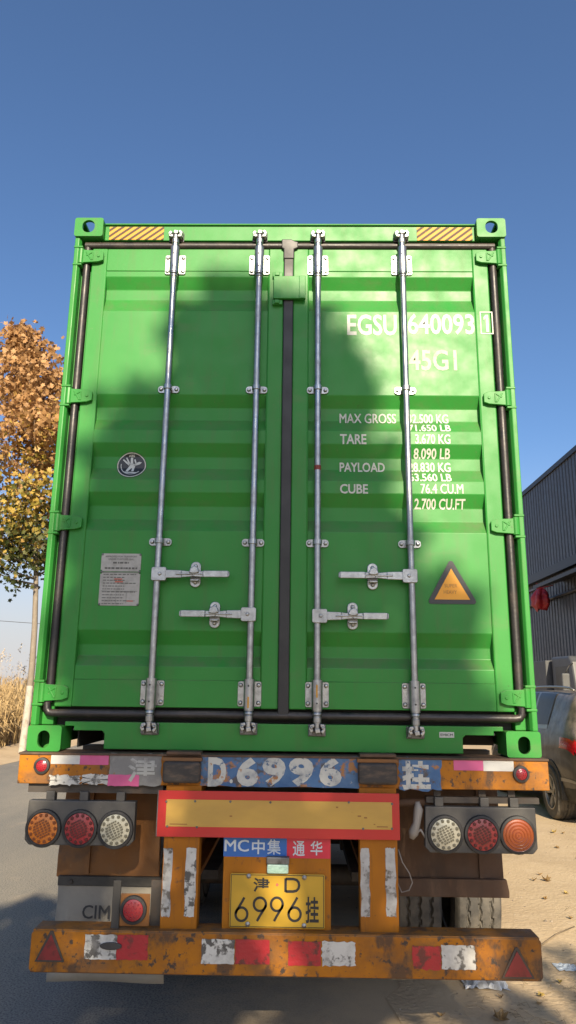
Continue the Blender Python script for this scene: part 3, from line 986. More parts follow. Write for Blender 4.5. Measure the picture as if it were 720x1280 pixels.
# locking gear
YR = .008
galv = M['galv']
RODS = [(-1, (221, 292), (185, 912)), (-1, (326, 292), (309, 912)), (1, (397, 292), (397, 914)), (1, (502, 292), (520, 917))]
RX = []
for sx, a, b in RODS:
    ax, az = P(a[0], a[1], YR); bx, bz = P(b[0], b[1], YR)
    x = (ax+bx)/2
    RX.append(x)
    d = doors[sx]
    zt, zb = az, bz
    mb = MB()
    mb.cyl((x, YR, zb), (x, YR, zt), .0172, 20)
    for zz, dz in ((zt-.085, .05), (zb+.085, .05)):
        pass
    mb.build('lock_rod', galv, d, auto=True)
    for top in (1, 0):
        zc = P(221 if top else 190, 327 if top else 866, YR)[1]
        # bearing sleeve with plate and bolts
        mb = MB()
        rbox(mb, x-.058, x+.058, DF-.006, DF, zc-.060, zc+.060, .010)
        for bx_ in (-.044, .044):
            for bz_ in (-.042, .042):
                mb.lathe([(0, -.009), (.008, -.008), (.011, -.003), (.0115, 0)], (x+bx_, DF-.006, zc+bz_), 'y', 8)
        mb.build('bracket_plate', galv, d, bevel=.0015, seg=1)
        mb = MB()
        mb.cyl((x, YR, zc-.070), (x, YR, zc+.088 if top else zc+.070), .0265, 20)
        mb.tube([(x, YR, zc-.078), (x, YR, zc-.070)], .024, 20)
        mb.tube([(x, YR, zc-.098), (x, YR, zc-.094), (x, YR, zc-.086), (x, YR, zc-.078)], [.0175, .022, .022, .018], 20)
        mb.box(x-.024, x+.024, YR, DF-.004, zc-.055, zc+.055)
        mb.build('bearing_sleeve', galv, d, auto=True)
        mb = MB()
        for dz in (-.040, .038):
            mb.cyl((x-.002, YR-.0275, zc+dz), (x-.002, YR-.02, zc+dz), .0045, 8)
        mb.build('sleeve_hole', M['black'], d)
        # cam end: forked keeper and cam
        ze = zt-.004 if top else zb+.004
        sg = 1 if top else -1
        mb = MB()
        mb.cyl((x, YR, ze-sg*.062), (x, YR, ze-sg*.034), .0205, 16)
        mb.cyl((x, YR, ze-sg*.034), (x, YR, ze+sg*.004), .011, 12)
        # open jaws either side of the pin
        mb.prism([(x-.034, ze-sg*.026), (x-.016, ze-sg*.030), (x-.012, ze-sg*.018), (x-.022, ze-sg*.010), (x-.018, ze+sg*.004), (x-.030, ze+sg*.010), (x-.040, ze-sg*.004)], -.014, .026)
        mb.prism([(x+.034, ze-sg*.028), (x+.014, ze-sg*.030), (x+.016, ze-sg*.016), (x+.026, ze-sg*.006), (x+.016, ze+sg*.006), (x+.028, ze+sg*.016), (x+.040, ze-sg*.002)], -.014, .026)
        mb.prism([(x-.010, ze-sg*.006), (x+.012, ze-sg*.010), (x+.016, ze+sg*.010), (x-.008, ze+sg*.014)], -.016, .012)
        for q in (-.027, .027):
            mb.lathe([(0, -.006), (.006, -.005), (.008, 0)], (x+q, -.014, ze-sg*.012), 'y', 8)
        mb.build('locking_cam', galv, d, bevel=.003)
        mb = MB()
        for q in (-1, 1):
            mb.box(x+q*.030-.010, x+q*.030+.010, .004, DF, ze-.022, ze+.018)
        mb.box(x-.042, x+.042, DF-.010, DF, ze-.030, ze+.026)
        mb.build('cam_keeper', M['galvdark'], con, bevel=.003)
    for v in (484, 676):
        zc = P(215 if v == 484 else 204, v, YR)[1]
        mb = MB()
        rbox(mb, x-.058, x+.058, DF-.007, DF+.002, zc-.020, zc+.020, .017)
        for q in (-.042, .042):
            mb.lathe([(0, -.011), (.008, -.010), (.011, -.004), (.0115, 0)], (x+q, DF-.007, zc), 'y', 8)
        mb.cyl((x, YR, zc-.013), (x, YR, zc+.013), .0235, 18)
        mb.box(x-.022, x+.022, YR, DF-.003, zc-.012, zc+.012)
        mb.build('rod_guide', galv, d, bevel=.001, seg=1)
# small reddish mark on a rod
zc = P(397, 585, YR)[1]
MB().cyl((RX[2], YR, zc-.012), (RX[2], YR, zc+.012), .0180, 20).build('red_tape_ring', mat('red_mark', (.20, .03, .02), .6), doors[1], auto=True)

for i, v0, v1 in ((2, 856, 872), (1, 872, 886)):
    za, zb_ = P(397, v0, YR)[1], P(397, v1, YR)[1]
    MB().box(RX[i]-.006, RX[i]+.002, YR-.0278, YR-.0250, zb_, za).build('yellow_paint_mark', M['haz'], doors[1 if i == 2 else -1])
# handles
for sx, ri, hub, endu, ret, rv, v in ((-1, 0, 208, 287, 244, (702, 734), 717.5), (-1, 1, 304, 224, 268, (752, 785), 768), (1, 3, 501, 423, 466, (704, 737), 720), (1, 2, 406, 486, 441, (753, 787), 770)):
    d = doors[sx]
    Y = -.006
    zc = P(hub, v, Y)[1]
    xr = RX[ri]
    xe = P(endu, v, Y-.012)[0]
    s_ = 1 if xe > xr else -1
    L = abs(xe-xr)
    mb = MB()
    xh = xr+s_*.030
    rbox(mb, min(xr-s_*.026, xr+s_*.048), max(xr-s_*.026, xr+s_*.048), Y-.012, Y+.026, zc-.034, zc+.034, .009)
    mb.lathe([(0, -.008), (.008, -.007), (.010, 0)], (xr+s_*.016, Y-.012, zc), 'y', 8)
    hb = mb.build('handle_hub', galv, d, bevel=.002)
    mb = MB()

    def bar(t0, t1, h0, h1, y0, y1):
        xa_, xb_ = xr+s_*L*t0, xr+s_*L*t1
        if s_ < 0:
            xa_, xb_ = xb_, xa_
            h0, h1 = h1, h0
        mb.prism([(xa_, zc-h0), (xb_, zc-h1), (xb_, zc+h1), (xa_, zc+h0)], y0, y1)
    bar(.12, .34, .021, .019, Y-.010, Y+.003)
    bar(.34, .50, .018, .012, Y-.010, Y+.001)
    bar(.50, .64, .012, .016, Y-.0135, Y-.002)
    bar(.64, .98, .0165, .0165, Y-.022, Y-.008)
    bar(.98, 1.0, .0165, .010, Y-.022, Y-.008)
    # pressed groove ribs
    bar(.26, .66, .0045, .0045, Y-.0165, Y-.008)
    mb.build('handle', galv, d, bevel=.003)
    # retainer on the panel
    xc = P(ret, v, .02)[0]
    z0, z1 = P(ret, rv[1], .03)[1], P(ret, rv[0], .03)[1]
    zm = (z0+z1)/2
    mb = MB()
    mb.prism(stadium(xc, zm, .052, z1-z0, 6, .95), DF-.012, DF+.001)
    for q in (-1, 1):
        mb.lathe([(0, -.011), (.008, -.010), (.011, -.003), (.0115, 0)], (xc, DF-.012, zm+q*((z1-z0)/2-.024)), 'y', 8)
    mb.box(xc-.021, xc+.021, Y-.002, DF-.010, zc-.034, zc-.024)
    mb.build('handle_retainer', galv, d, bevel=.003)
    mb = MB()
    mb.prism([(xc-.026, zc+.006), (xc-.018, zc+.030), (xc, zc+.040), (xc+.018, zc+.032), (xc+.024, zc+.008), (xc+.010, zc+.001), (xc-.012, zc+.001)], Y-.026, Y-.012)
    mb.box(xc-.012, xc+.012, Y-.014, DF-.010, zc+.022, zc+.038)
    mb.build('handle_catch', galv, d, bevel=.004)

# lock plate across the two leaves
x0, x1, z0, z1 = RECT(342, 346, 382, 374, .02)
mb = MB()
mb.box(x0, x1, .010, .028, z0, z1)
mb.box(x0+.004, .02-.06, .028, DF, z0+.01, z1-.01)
mb.prism([(x1-.036, z1), (x1, z1), (x1, z0), (x1-.036, z0)], .006, .011)
lp = mb.build('lock_plate', GR, doors[-1], bevel=.003)
mb = MB()
zc = (z0+z1)/2
for q in (-1, 1):
    zz = zc+q*((z1-z0)/2+.016)
    mb.box(x0-.006, x0+.050, .022, DF, zz-.014, zz+.014)
    mb.box(x0+.006, x0+.032, .010, .024, zz-.012, zz+.010)
mb.build('lock_plate_base', GR, doors[-1], bevel=.003)

# ------------------------------------------------------------------ lettering on the right leaf
def trect(u0, v0, u1, v1):
    return RECT(u0, v0, u1, v1, DF)


wl = M['white_letter']
dr = doors[1]
text('EGSU', trect(434, 393, 496, 419), -.0014, wl, dr, bold=.020, prof=prof)
text('640093', trect(509.5, 392, 593, 418), -.0014, wl, dr, bold=.020, prof=prof)
x0, x1, z0, z1 = trect(604.5, 394, 610.5, 415.5)
MB().prism([(x1-.015, z0), (x1, z0), (x1, z1), (x1-.015, z1), (x0, z1-.016), (x0, z1-.034), (x1-.015, z1-.020)], DF-.0044, DF-.0026).build('lettering', wl, dr)
x0, x1, z0, z1 = trect(600, 390, 616, 418)
mb = MB()
for q in ((x0, x1, z1-.006, z1), (x0, x1, z0, z0+.006), (x0, x0+.006, z0+.006, z1-.006), (x1-.006, x1, z0+.006, z1-.006)):
    mb.box(q[0], q[1], DF-.0040, DF-.0026, q[2], q[3])
mb.build('check_digit_frame', wl, dr)
text('45G1', trect(511, 437, 571, 463), -.0014, M['fadedletter'], dr, bold=.020, prof=prof)


def ptext(s_, u0, v0, u1, v1, a=.022):      # follows the corrugation
    text(s_, trect(u0, v0, u1, v1), -.0020, wl, dr, bold=a, prof=prof)


ptext('MAX GROSS', 425, 514, 496, 526.5)
ptext('32.500 KG', 511, 514.5, 562, 526.5)
ptext('71.650 LB', 511, 528.6, 564, 539)
ptext('TARE', 425, 542.5, 458, 555)
ptext('3.670 KG', 519, 542.5, 563, 555)
ptext('8.090 LB', 518, 559.5, 564, 571.5)
ptext('PAYLOAD', 425, 575.5, 482, 587.8)
ptext('28.830 KG', 512, 575.5, 565, 587.8)
ptext('63.560 LB', 512, 590, 565, 601.5)
ptext('CUBE', 425, 605, 460, 617)
ptext('76.4 CU.M', 526, 605, 579, 617)
ptext('2.700 CU.FT', 519, 622.5, 583, 635)

# orange warning triangle
x0, x1, z0, z1 = trect(535, 701, 594, 755)
xm = (x0+x1)/2
tri = MB().prism([(x0+.008, z0), (x1-.008, z0), (x1, z0+.010), (x1-.004, z0+.024), (xm+.010, z1-.004), (xm, z1), (xm-.010, z1-.004), (x0+.004, z0+.024), (x0, z0+.010)], OUT-.004, OUT-.001).build('warning_triangle', M['stickerblack'], dr)
MB().prism([(x0+.030, z0+.022), (x1-.030, z0+.022), (xm, z1-.040)], OUT-.0052, OUT-.0042).build('triangle_face', M['triorange'], tri)
text('SUPER', trect(555.5, 730, 571.5, 734.5), OUT-.0062, M['triink'], tri, bold=.01)
text('HEAVY', trect(554.5, 738, 571, 742.5), OUT-.0062, M['triink'], tri, bold=.01)

# data plate
x0, x1, z0, z1 = trect(125, 692, 175, 757)
dl = doors[-1]
mb = MB()
zs = z0+(z1-z0)*.645
for a, b in ((z0, zs-.002), (zs+.002, z1)):
    c = .008
    mb.prism([(x0, a+c), (x0+c, a+c), (x0+c, a), (x1-c, a), (x1-c, a+c), (x1, a+c), (x1, b-c), (x1-c, b-c), (x1-c, b), (x0+c, b), (x0+c, b-c), (x0, b-c)], OUT-.004, OUT-.001)
dp = mb.build('data_plate', M['platemetal'], dl)
W_ = x1-x0
text('APPROVED FOR TRANSPORT', (x0+.10*W_, x1-.10*W_, z1-.020, z1-.011), OUT-.0050, M['etch'], dp, bold=.01)
text('UNDER CUSTOMS SEAL', (x0+.18*W_, x1-.18*W_, z1-.034, z1-.025), OUT-.0050, M['etch'], dp, bold=.01)
mb = MB()
rnd = random.Random(2)


def row(z, a, b, h=.005):
    x = x0+a*W_
    while x < x0+b*W_:
        l_ = rnd.uniform(.006, .02)
        mb.box(x, min(x+l_, x0+b*W_), OUT-.0050, OUT-.0044, z, z+h)
        x += l_+rnd.uniform(.003, .006)


row(z1-.052, .3, .7, .009)
row(z1-.080, .1, .92, .009)
for k in range(11):
    zz = zs-.016-k*.0148
    row(zz, .08, .62 if k % 3 else .9, .0045)
for zz in (zs-.006, z0+(zs-z0)*.42):
    mb.box(x0+.01, x1-.01, OUT-.0050, OUT-.0044, zz, zz+.0018)
for xx in (.42, .68):
    mb.box(x0+xx*W_, x0+xx*W_+.0015, OUT-.0050, OUT-.0044, z0+.012, z0+(zs-z0)*.42)
mb.build('plate_engraving', M['etch'], dp)
mb = MB()
mb.box(x0+.36*W_, x0+.56*W_, OUT-.0056, OUT-.0051, zs-.040, zs-.034)
mb.box(x0+.38*W_, x0+.58*W_, OUT-.0056, OUT-.0051, zs-.054, zs-.047)
mb.box(x0+.70*W_, x0+.86*W_, OUT-.0056, OUT-.0051, z0+.020, z0+.026)
mb.build('red_stamp', M['etchred'], dp)
mb = MB()
for xx in (x0+.005, x1-.005):
    for zz in (z0+.005, zs, z1-.005):
        mb.lathe([(0, -.004), (.004, -.003), (.006, 0)], (xx, OUT-.004, zz), 'y', 8)
mb.build('rivet', M['galvdark'], dp)

# round black survey sticker with a winged figure
cx, cz = P(162.5, 579.5, DF)
ys = prof(cz)-.0045
rS = .0790
mb = MB()
N = 40
disc = [(cx+rS*math.cos(2*math.pi*k/N), cz+rS*.92*math.sin(2*math.pi*k/N)) for k in range(N)]


def onp(pl, off):                           # a flat print that follows the corrugation
    return [(x, prof(z)-off, z) for x, z in pl]


def decal(loops, off, m, parent, name, cells=22):
    mbd = MB()
    for pl in loops:
        zs_ = sorted([p_[1] for p_ in pl]); za_, zb_ = zs_[0], zs_[-1]
        cuts = sorted(set([za_, zb_]+[q[0] for q in PROF if za_ < q[0] < zb_]))
        for a_, b_ in zip(cuts, cuts[1:]):
            c_ = clip(pl, -9, 9, a_, b_)
            if len(c_) > 2:
                mid = (a_+b_)/2
                mbd.add([(x, prof(min(max(z, a_+1e-6), b_-1e-6))-off, z) for x, z in c_], [tuple(range(len(c_)))])
    return mbd.build(name, m, parent)


st = decal([disc], .0022, M['stickerblack'], dl, 'round_sticker')


def arc(r0, r1, a0, a1, n=28):
    o = [(cx+r1*math.cos(R(a0+(a1-a0)*k/n)), cz+.92*r1*math.sin(R(a0+(a1-a0)*k/n))) for k in range(n+1)]
    i = [(cx+r0*math.cos(R(a0+(a1-a0)*k/n)), cz+.92*r0*math.sin(R(a0+(a1-a0)*k/n))) for k in range(n+1)]
    return [[o[k], o[k+1], i[k+1], i[k]] for k in range(n)]


decal(arc(.0715, .0765, 0, 360, 44), .0032, M['white_letter'], st, 'sticker_ring')
q = lambda *p_: [(cx+a*.001, cz+b*.001) for a, b in p_]
body = [q((-14, -6), (0, -14), (18, -10), (22, 6), (8, 12), (-6, 8)), q((-6, 6), (8, 8), (6, 44), (-6, 44)), q((14, -2), (44, 8), (54, 18), (40, 22), (18, 12)), q((-14, 0), (-8, 8), (-44, 36), (-48, 30)),
        q((-12, 4), (-6, 10), (-26, 46), (-32, 42)), q((-14, -6), (0, -14), (-18, -36), (-28, -30)), q((4, -12), (16, -10), (14, -34), (2, -34)), q((20, 8), (26, 12), (20, 36), (12, 34)), q((-34, -36), (30, -40), (28, -46), (-30, -43))]
decal(body+arc(.054, .058, 170, 320, 20), .0032, mat('sticker_grey', (.52, .56, .55), .5), st, 'sticker_figure')
text('ABS', (cx-.017, cx+.015, cz+.047, cz+.060), -.0034, M['white_letter'], st, bold=.02, prof=prof)

# small white sticker on the sill
x0, x1, z0, z1 = RECT(549, 915, 567.5, 922, DF)
s5 = MB().box(x0, x1, DF-.003, DF-.001, z0, z1).build('name_sticker', M['white_letter'], con)
text('EHICM', (x0+.006, x1-.006, z0+.007, z1-.007), DF-.0040, M['black'], s5, bold=.02)

# ================================================================== TRAILER
tl = thing('semi_trailer', 'worn orange container semi-trailer carrying the green container', 'trailer', (0, 6, 0))
OR = M['orange']
YB = -.03
bz0, bz1 = P(360, 984, YB)[1], ZB-.002
# rear beam
mb = MB().box(-1.236, 1.236, YB, .14, bz0, bz1-.010)
rb = mb.build('rear_beam', OR, tl, bevel=.004)
MB().box(-1.238, 1.238, YB-.008, .16, bz1-.010, bz1).build('beam_top_plate', M['rust'], tl, bevel=.002)


def patch(name, u0, v0, u1, v1, Y, m, parent, th=.0012, jag=0.0, skew=0):
    x0, x1, z0, z1 = RECT(u0, v0, u1, v1, Y)
    if not jag:
        return MB().prism([(x0, z0+skew), (x1, z0), (x1, z1), (x0, z1+skew)], Y-th, Y-.0002).build(name, m, parent)
    pts = []
    rr = random.Random(int(u0*7+v0))
    n = 9
    for (ax, az), (bx, bz) in (((x0, z0), (x1, z0)), ((x1, z0), (x1, z1)), ((x1, z1), (x0, z1)), ((x0, z1), (x0, z0))):
        for k in range(n):
            t = k/n
            pts.append((ax+(bx-ax)*t+rr.uniform(-jag, jag), az+(bz-az)*t+rr.uniform(-jag, jag)))
    mb = MB()
    c = ((x0+x1)/2, (z0+z1)/2)
    mb.add([(p_[0], Y-th, p_[1]) for p_ in pts]+[(c[0], Y-th, c[1])], [(i, (i+1) % len(pts), len(pts)) for i in range(len(pts))])
    return mb.build(name, m, parent)


YF = YB-.0005
patch('white_tape', 64, 941.5, 100, 955, YF, M['whitetape'], tl)
patch('pink_tape', 100, 942, 136, 956, YF, M['pink'], tl)
patch('grey_patch', 137, 942, 202, 982, YF, M['greypatch'], tl, jag=.004)
patch('peeling_tape', 62, 969, 100, 981, YF, M['worntape'], tl, jag=.006)
patch('peeling_tape', 102, 968.5, 135, 980.5, YF, M['worntape'], tl, jag=.006)
patch('pink_tape', 135, 968.5, 174, 982.5, YF-.001, M['pink'], tl, jag=.002)
text('津', RECT(160, 947, 196, 978, YB), YB-.004, M['greypatch'], tl, bold=.02).data.materials[0] = mat('faded_stencil', (.42, .42, .39), .6, 0, [((.22, .21, .2), 20, I3, .45, .62, .9)])
patch('blue_patch', 251, 945, 449, 983.5, YF, M['bluepaint'], tl, jag=.004)
patch('blue_patch', 499, 948, 552, 988, YF, M['bluepaint'], tl, jag=.007)
for ch, u0, u1 in (('D', 260, 283), ('.', 287, 291), ('6', 296, 323), ('9', 328, 357), ('9', 361, 392), ('6', 399, 427)):
    text(ch, RECT(u0, 971 if ch == '.' else 946.5, u1, 983, YB) if ch != '.' else RECT(u0, 974, u1, 979, YB), YB-.0030, M['stencil'], tl, bold=.05)
text('挂', RECT(502, 951, 538, 987, YB), YB-.0030, M['stencil'], tl, bold=.045)
patch('pink_tape', 567, 949.5, 604, 963, YF, M['pink'], tl)
patch('white_tape', 604, 950, 642, 964, YF, M['whitetape'], tl)


def lamp(u, v, Y, r, m, ribs=None, parent=tl, kind='led', rim=1.18, ribm=None):
    x, z = P(u, v, Y)
    mb = MB().lathe([(r*.97, 0), (r*.97, -.012), (r*1.02, -.016), (r*rim*.97, -.014), (r*rim, -.006), (r*rim, .0)], (x, Y, z), 'y', 32)
    rimo = mb.build('lamp', M['blackrubber'], parent, auto=True)
    mb = MB()
    if kind == 'rings':
        pr = []
        n = 40
        for k in range(n+1):
            t = 1-k/n
            pr.append((r*t, -.012-.008*(1-t*t)-.003*max(0, math.cos(t*2*math.pi*5))))
        mb.lathe(pr, (x, Y, z), 'y', 36)
    else:
        mb.lathe([(r, -.008), (r*.96, -.013), (r*.6, -.017), (r*.3, -.0185), (.0001, -.019)], (x, Y, z), 'y', 32)
    ln = mb.build('lens', m, rimo, auto=True)
    if kind == 'led':                       # lens cells: a ring and cross ribs
        mb = MB()
        for k in range(14):
            a = 2*math.pi*k/14
            mb.lathe([(0, -.0035), (r*.10, -.003), (r*.125, 0)], (x+r*.82*math.cos(a), Y-.0145, z+r*.82*math.sin(a)), 'y', 6)
        for k in range(-3, 4):
            h = math.sqrt(max(0, .60**2-(k*.16)**2))*r
            hh = .055*r
            for j in range(5):
                a0 = -h+2*h*j/5; a1 = a0+2*h/5*.72
                mb.box(x+a0, x+a1, Y-.0205, Y-.0165, z+k*.16*r-hh, z+k*.16*r+hh)
        # tilt the ribs a little like the moulded lens
        for i, p_ in enumerate(mb.v):
            dx, dz = p_[0]-x, p_[2]-z
            c, s_ = math.cos(.45), math.sin(.45)
            mb.v[i] = (x+c*dx-s_*dz, p_[1], z+s_*dx+c*dz)
        mb.build('lens_ribs', ribm, ln)
    if kind == 'dots':
        mb = MB()
        for ring, n in ((0, 1), (.34, 6), (.68, 12)):
            for k in range(n):
                a = 2*math.pi*(k+.5)/n
                mb.lathe([(0, -.006), (r*.06, -.005), (r*.09, 0)], (x+ring*r*math.cos(a), Y-.0165, z+ring*r*math.sin(a)), 'y', 6)
        mb.build('led_caps', ribm, ln)
    return rimo


lamp(53, 957, YB, .026, M['redlens'], kind='dots', ribm=M['redledlit'], rim=1.45)
lamp(651, 967.5, YB, .026, M['redlens'], kind='dots', ribm=M['redledlit'], rim=1.45)

# dock bumper blocks on the beam
for (u0, v0, u1, v1) in ((203, 949, 250, 981), (448, 951, 497, 983)):
    x0, x1, z0, z1 = RECT(u0, v0, u1, v1, YB-.05)
    MB().box(x0, x1, YB-.055, YB, z0+.006, z1-.010).build('bump_block', M['bumpstop'], tl, bevel=.014, seg=3)
    MB().box(x0-.004, x1+.004, YB-.040, YB, z1-.010, z1+.006).build('block_bracket', M['orangedirty'], tl, bevel=.002)
    zc = z1-.004
    MB().box(x0+.01, x1-.002, YB-.03, YB+.05, bz1-.0005, bz1+.014).build('stop_ledge', M['rust'], tl, bevel=.003)

# strip under the beam, hangers and lamp boxes
x0, x1, z0, z1 = RECT(38, 984, 205, 990, .03)
MB().box(x0, x1, .0, .05, z0, bz0).build('under_strip', M['frame'], tl)
x0, x1, z0, z1 = RECT(532, 996, 672, 1000, .03)
MB().box(x0, x1, .01, .05, z0-.012, z1).build('under_strip', M['frame'], tl)
MB().cyl((.55, .06, z0-.02), (.95, .06, z0-.01), .019, 10).build('air_pipe', M['rust'], tl, auto=True)
YL = -.02
for sx, (u0, v0, u1, v1), lamps, hang in ((-1, (32, 1001, 168, 1057), ((54.5, 1035, 'amber', 'ambled', 'led'), (100, 1035.5, 'redlens', 'redled', 'led'), (144.5, 1037, 'clear', 'clearled', 'led')), (62, 104, 150)),
                                          (1, (531, 1009, 671, 1067), ((556.5, 1042.5, 'clear', 'clearled', 'led'), (602.5, 1043, 'redlens', 'redled', 'led'), (647, 1043.5, 'orangelens', None, 'rings')), (549, 606, 643))):
    x0, x1, z0, z1 = RECT(u0, v0, u1, v1, YL)
    c = .022
    mb = MB()
    mb.prism([(x0+c, z0), (x1-c, z0), (x1, z0+c), (x1, z1), (x0+.006, z1), (x0, z0+c)], YL, YL+.045)
    bx = mb.build('lamp_box', M['boxgrey'], tl, bevel=.004)
    for u, v, m, rm, kd in lamps:
        lamp(u, v, YL, .0695, M[m], parent=bx, kind=kd, ribm=M[rm] if rm else None, rim=1.20)
    for u in hang:
        hx = P(u, 1000, YL)[0]
        MB().box(hx-.016, hx+.016, YL+.045, YL+.057, z1-.06, bz0+.01).build('hanger', M['frame'], tl)
        MB().box(hx-.020, hx+.020, YL+.005, YL+.043, z1-.0005, z1+.040).build('hanger', M['boxgrey'], tl, bevel=.003)

# red and yellow long-vehicle board
YD = -.062
x0, x1, z0, z1 = RECT(197, 990, 499.5, 1048, YD)
bd = MB().box(x0, x1, YD, YD+.004, z0, z1).build('marker_board', M['boardred'], tl, bevel=.001)
MB().box(x0-.004, x0-.0005, YD+.0005, YD+.008, z0, z1).build('board_edge', M['galvdark'], bd)
a = RECT(207.5, 1001, 490, 1035, YD)
MB().box(a[0], a[1], YD-.0012, YD-.0002, a[2], a[3]).build('board_face', M['boardyellow'], bd)
mb = MB()
for u, v in ((208, 1002), (244, 1001.5), (288, 1002), (338, 1003), (436, 1003), (490, 1005), (209, 1033), (246, 1034), (454, 1036), (490, 1036)):
    x, z = P(u, v, YD)
    mb.lathe([(0, -.003), (.004, -.0025), (.006, 0)], (x, YD-.001, z), 'y', 6)
mb.build('rivet', M['galvdark'], bd)
mb = MB()
for u, v, w_ in ((287, 1021, .012), (420, 1010, .010), (447, 1021, .016), (455, 1023, .014)):
    x, z = P(u, v, YD)
    mb.box(x, x+w_, YD-.0022, YD-.0013, z, z+.006)
for u, v, w_ in ((212, 1030.5, .08), (471, 1034, .05), (467, 1031, .008)):
    x, z = P(u, v, YD)
    mb.box(x, x+w_, YD-.0022, YD-.0013, z, z+.004)
mb.build('board_marks', mat('faded_print', (.30, .13, .03), .6), bd)

# rear posts on the ends of the main beams
YP = -.035
for u0, u1, v1 in ((202, 247.5, 1166), (450, 498, 1170)):
    x0, x1, z0, z1 = RECT(u0, 1046, u1, v1, YP)
    po = MB().box(x0, x1, YP, .05, z0-.01, bz0+.004).build('rear_post', M['orangeclean'], tl, bevel=.004)
    for a, b, m in ((u0+1, u0+12, 'silvertape'), (u1-16, u1-3, 'worntape' if u0 < 300 else 'silvertape')):
        patch('reflective_strip', a, 1060, b, 1146, YP-.0005, M[m], po, th=.002, jag=.003)
# plate panel with header signs
YQ = -.020
x0, x1, z0, z1 = RECT(278.5, 1046, 413.5, 1166, YQ)
pp = MB().box(x0, x1, YQ, YQ+.01, z0, z1+.03).build('plate_panel', M['orangeclean'], tl, bevel=.002)
hb = patch('blue_sign', 279.5, 1046.5, 358.5, 1071, YQ-.0005, M['signblue'], pp, th=.002)
hr = patch('red_sign', 358.7, 1047, 413, 1073, YQ-.0005, M['signred'], pp, th=.002)
text('MC', RECT(281, 1049.5, 311, 1064, YQ), YQ-.0036, M['signletter'], hb, bold=.03)
text('中', RECT(315, 1049.5, 331, 1067.5, YQ), YQ-.0036, M['signletter'], hb, bold=.015)
text('集', RECT(334, 1049, 351, 1068, YQ), YQ-.0036, M['signletter'], hb, bold=.012)
text('通', RECT(366, 1051, 381, 1070, YQ), YQ-.0036, M['signletter'], hr, bold=.012)
text('华', RECT(388, 1051, 403, 1069, YQ), YQ-.0036, M['signletter'], hr, bold=.012)
x0, x1, z0, z1 = RECT(333, 1071.5, 361.5, 1092, YQ-.03)
ll = MB().box(x0, x1, YQ-.034, YQ, z1-.030, z1).build('plate_lamp', M['galvdark'], pp, bevel=.004)
MB().box(x0+.003, x1-.003, YQ-.036, YQ-.004, z0, z1-.030).build('lamp_glass', M['licenselamp'], ll, bevel=.006)
YN = YQ-.012
x0, x1, z0, z1 = RECT(287, 1092.5, 406, 1160.5, YN)
mb = MB()
rbox(mb, x0, x1, YN, YN+.004, z0, z1, .008)
npl = mb.build('number_plate', M['plateyellow'], tl, bevel=.001)
mb = MB()
c = .004
for q in ((x0+c, x1-c, z1-c-.0025, z1-c), (x0+c, x1-c, z0+c, z0+c+.0025), (x0+c, x0+c+.0025, z0+c, z1-c), (x1-c-.0025, x1-c, z0+c, z1-c)):
    mb.box(q[0], q[1], YN-.0016, YN-.0004, q[2], q[3])
mb.build('plate_border', M['black'], npl)
text('津', RECT(316.5, 1097, 337, 1115, YN), YN-.0016, M['black'], npl, bold=.022)
mb = MB(); dx, dz = P(346.5, 1106, YN)
mb.lathe([(0, -.0012), (.006, -.0010), (.0065, 0)], (dx, YN-.0004, dz), 'y', 10)
mb.build('plate_dot', M['etchred'], npl)


def strokes(u0, v0, u1, v1, paths, wd, name='lettering'):
    x0, x1, z0, z1 = RECT(u0, v0, u1, v1, YN)
    for pa in paths:
        mb = MB()
        pts = [(x0+(x1-x0)*p_[0], z1+(z0-z1)*p_[1]) for p_ in pa]
        L_, R_ = [], []
        for i, p_ in enumerate(pts):
            a = pts[max(0, i-1)]; b = pts[min(len(pts)-1, i+1)]
            if math.hypot(pts[0][0]-pts[-1][0], pts[0][1]-pts[-1][1]) < 1e-6 and i in (0, len(pts)-1):
                a, b = pts[-2], pts[1]
            dx, dz = b[0]-a[0], b[1]-a[1]
            k = wd/2/max(1e-9, math.hypot(dx, dz))
            L_.append((p_[0]-dz*k, p_[1]+dx*k)); R_.append((p_[0]+dz*k, p_[1]-dx*k))
        for i in range(len(pts)-1):
            mb.add([(q[0], YN-.0016, q[1]) for q in (L_[i], L_[i+1], R_[i+1], R_[i])], [(0, 1, 2, 3)])
        mb.build(name, M['black'], npl)


oval = lambda cx, cy, rx, ry, n=28: [(cx+rx*math.cos(2*math.pi*k/n), cy+ry*math.sin(2*math.pi*k/n)) for k in range(n+1)]
six = [oval(.5, .70, .46, .27), [(.70, .02), (.50, .22), (.28, .42), (.12, .56), (.045, .68)]]
nine = [[(1-a, 1-b) for a, b in pa] for pa in six]
strokes(357, 1098, 374, 1115, [[(0, 0), (0, 1)], [(0, .04), (.55, .04), (.80, .10), (.95, .27), (1, .5), (.95, .73), (.80, .90), (.55, .96), (0, .96)]], .011)
for u0, u1, g in ((294, 310, six), (316.5, 333, nine), (338, 354, nine), (360, 376.5, six)):
    strokes(u0, 1121, u1, 1152, g, .0105)
text('挂', RECT(382, 1121, 398.5, 1154, YN), YN-.0016, M['black'], npl, bold=.02)
mb = MB()
for u, v in ((311, 1095), (380.5, 1097), (309.5, 1155), (380, 1157)):
    x, z = P(u, v, YN)
    mb.lathe([(0, -.008), (.004, -.0075), (.010, -.004), (.011, 0)], (x, YN-.0005, z), 'y', 10)
mb.build('plate_screws', M['galv'], npl)

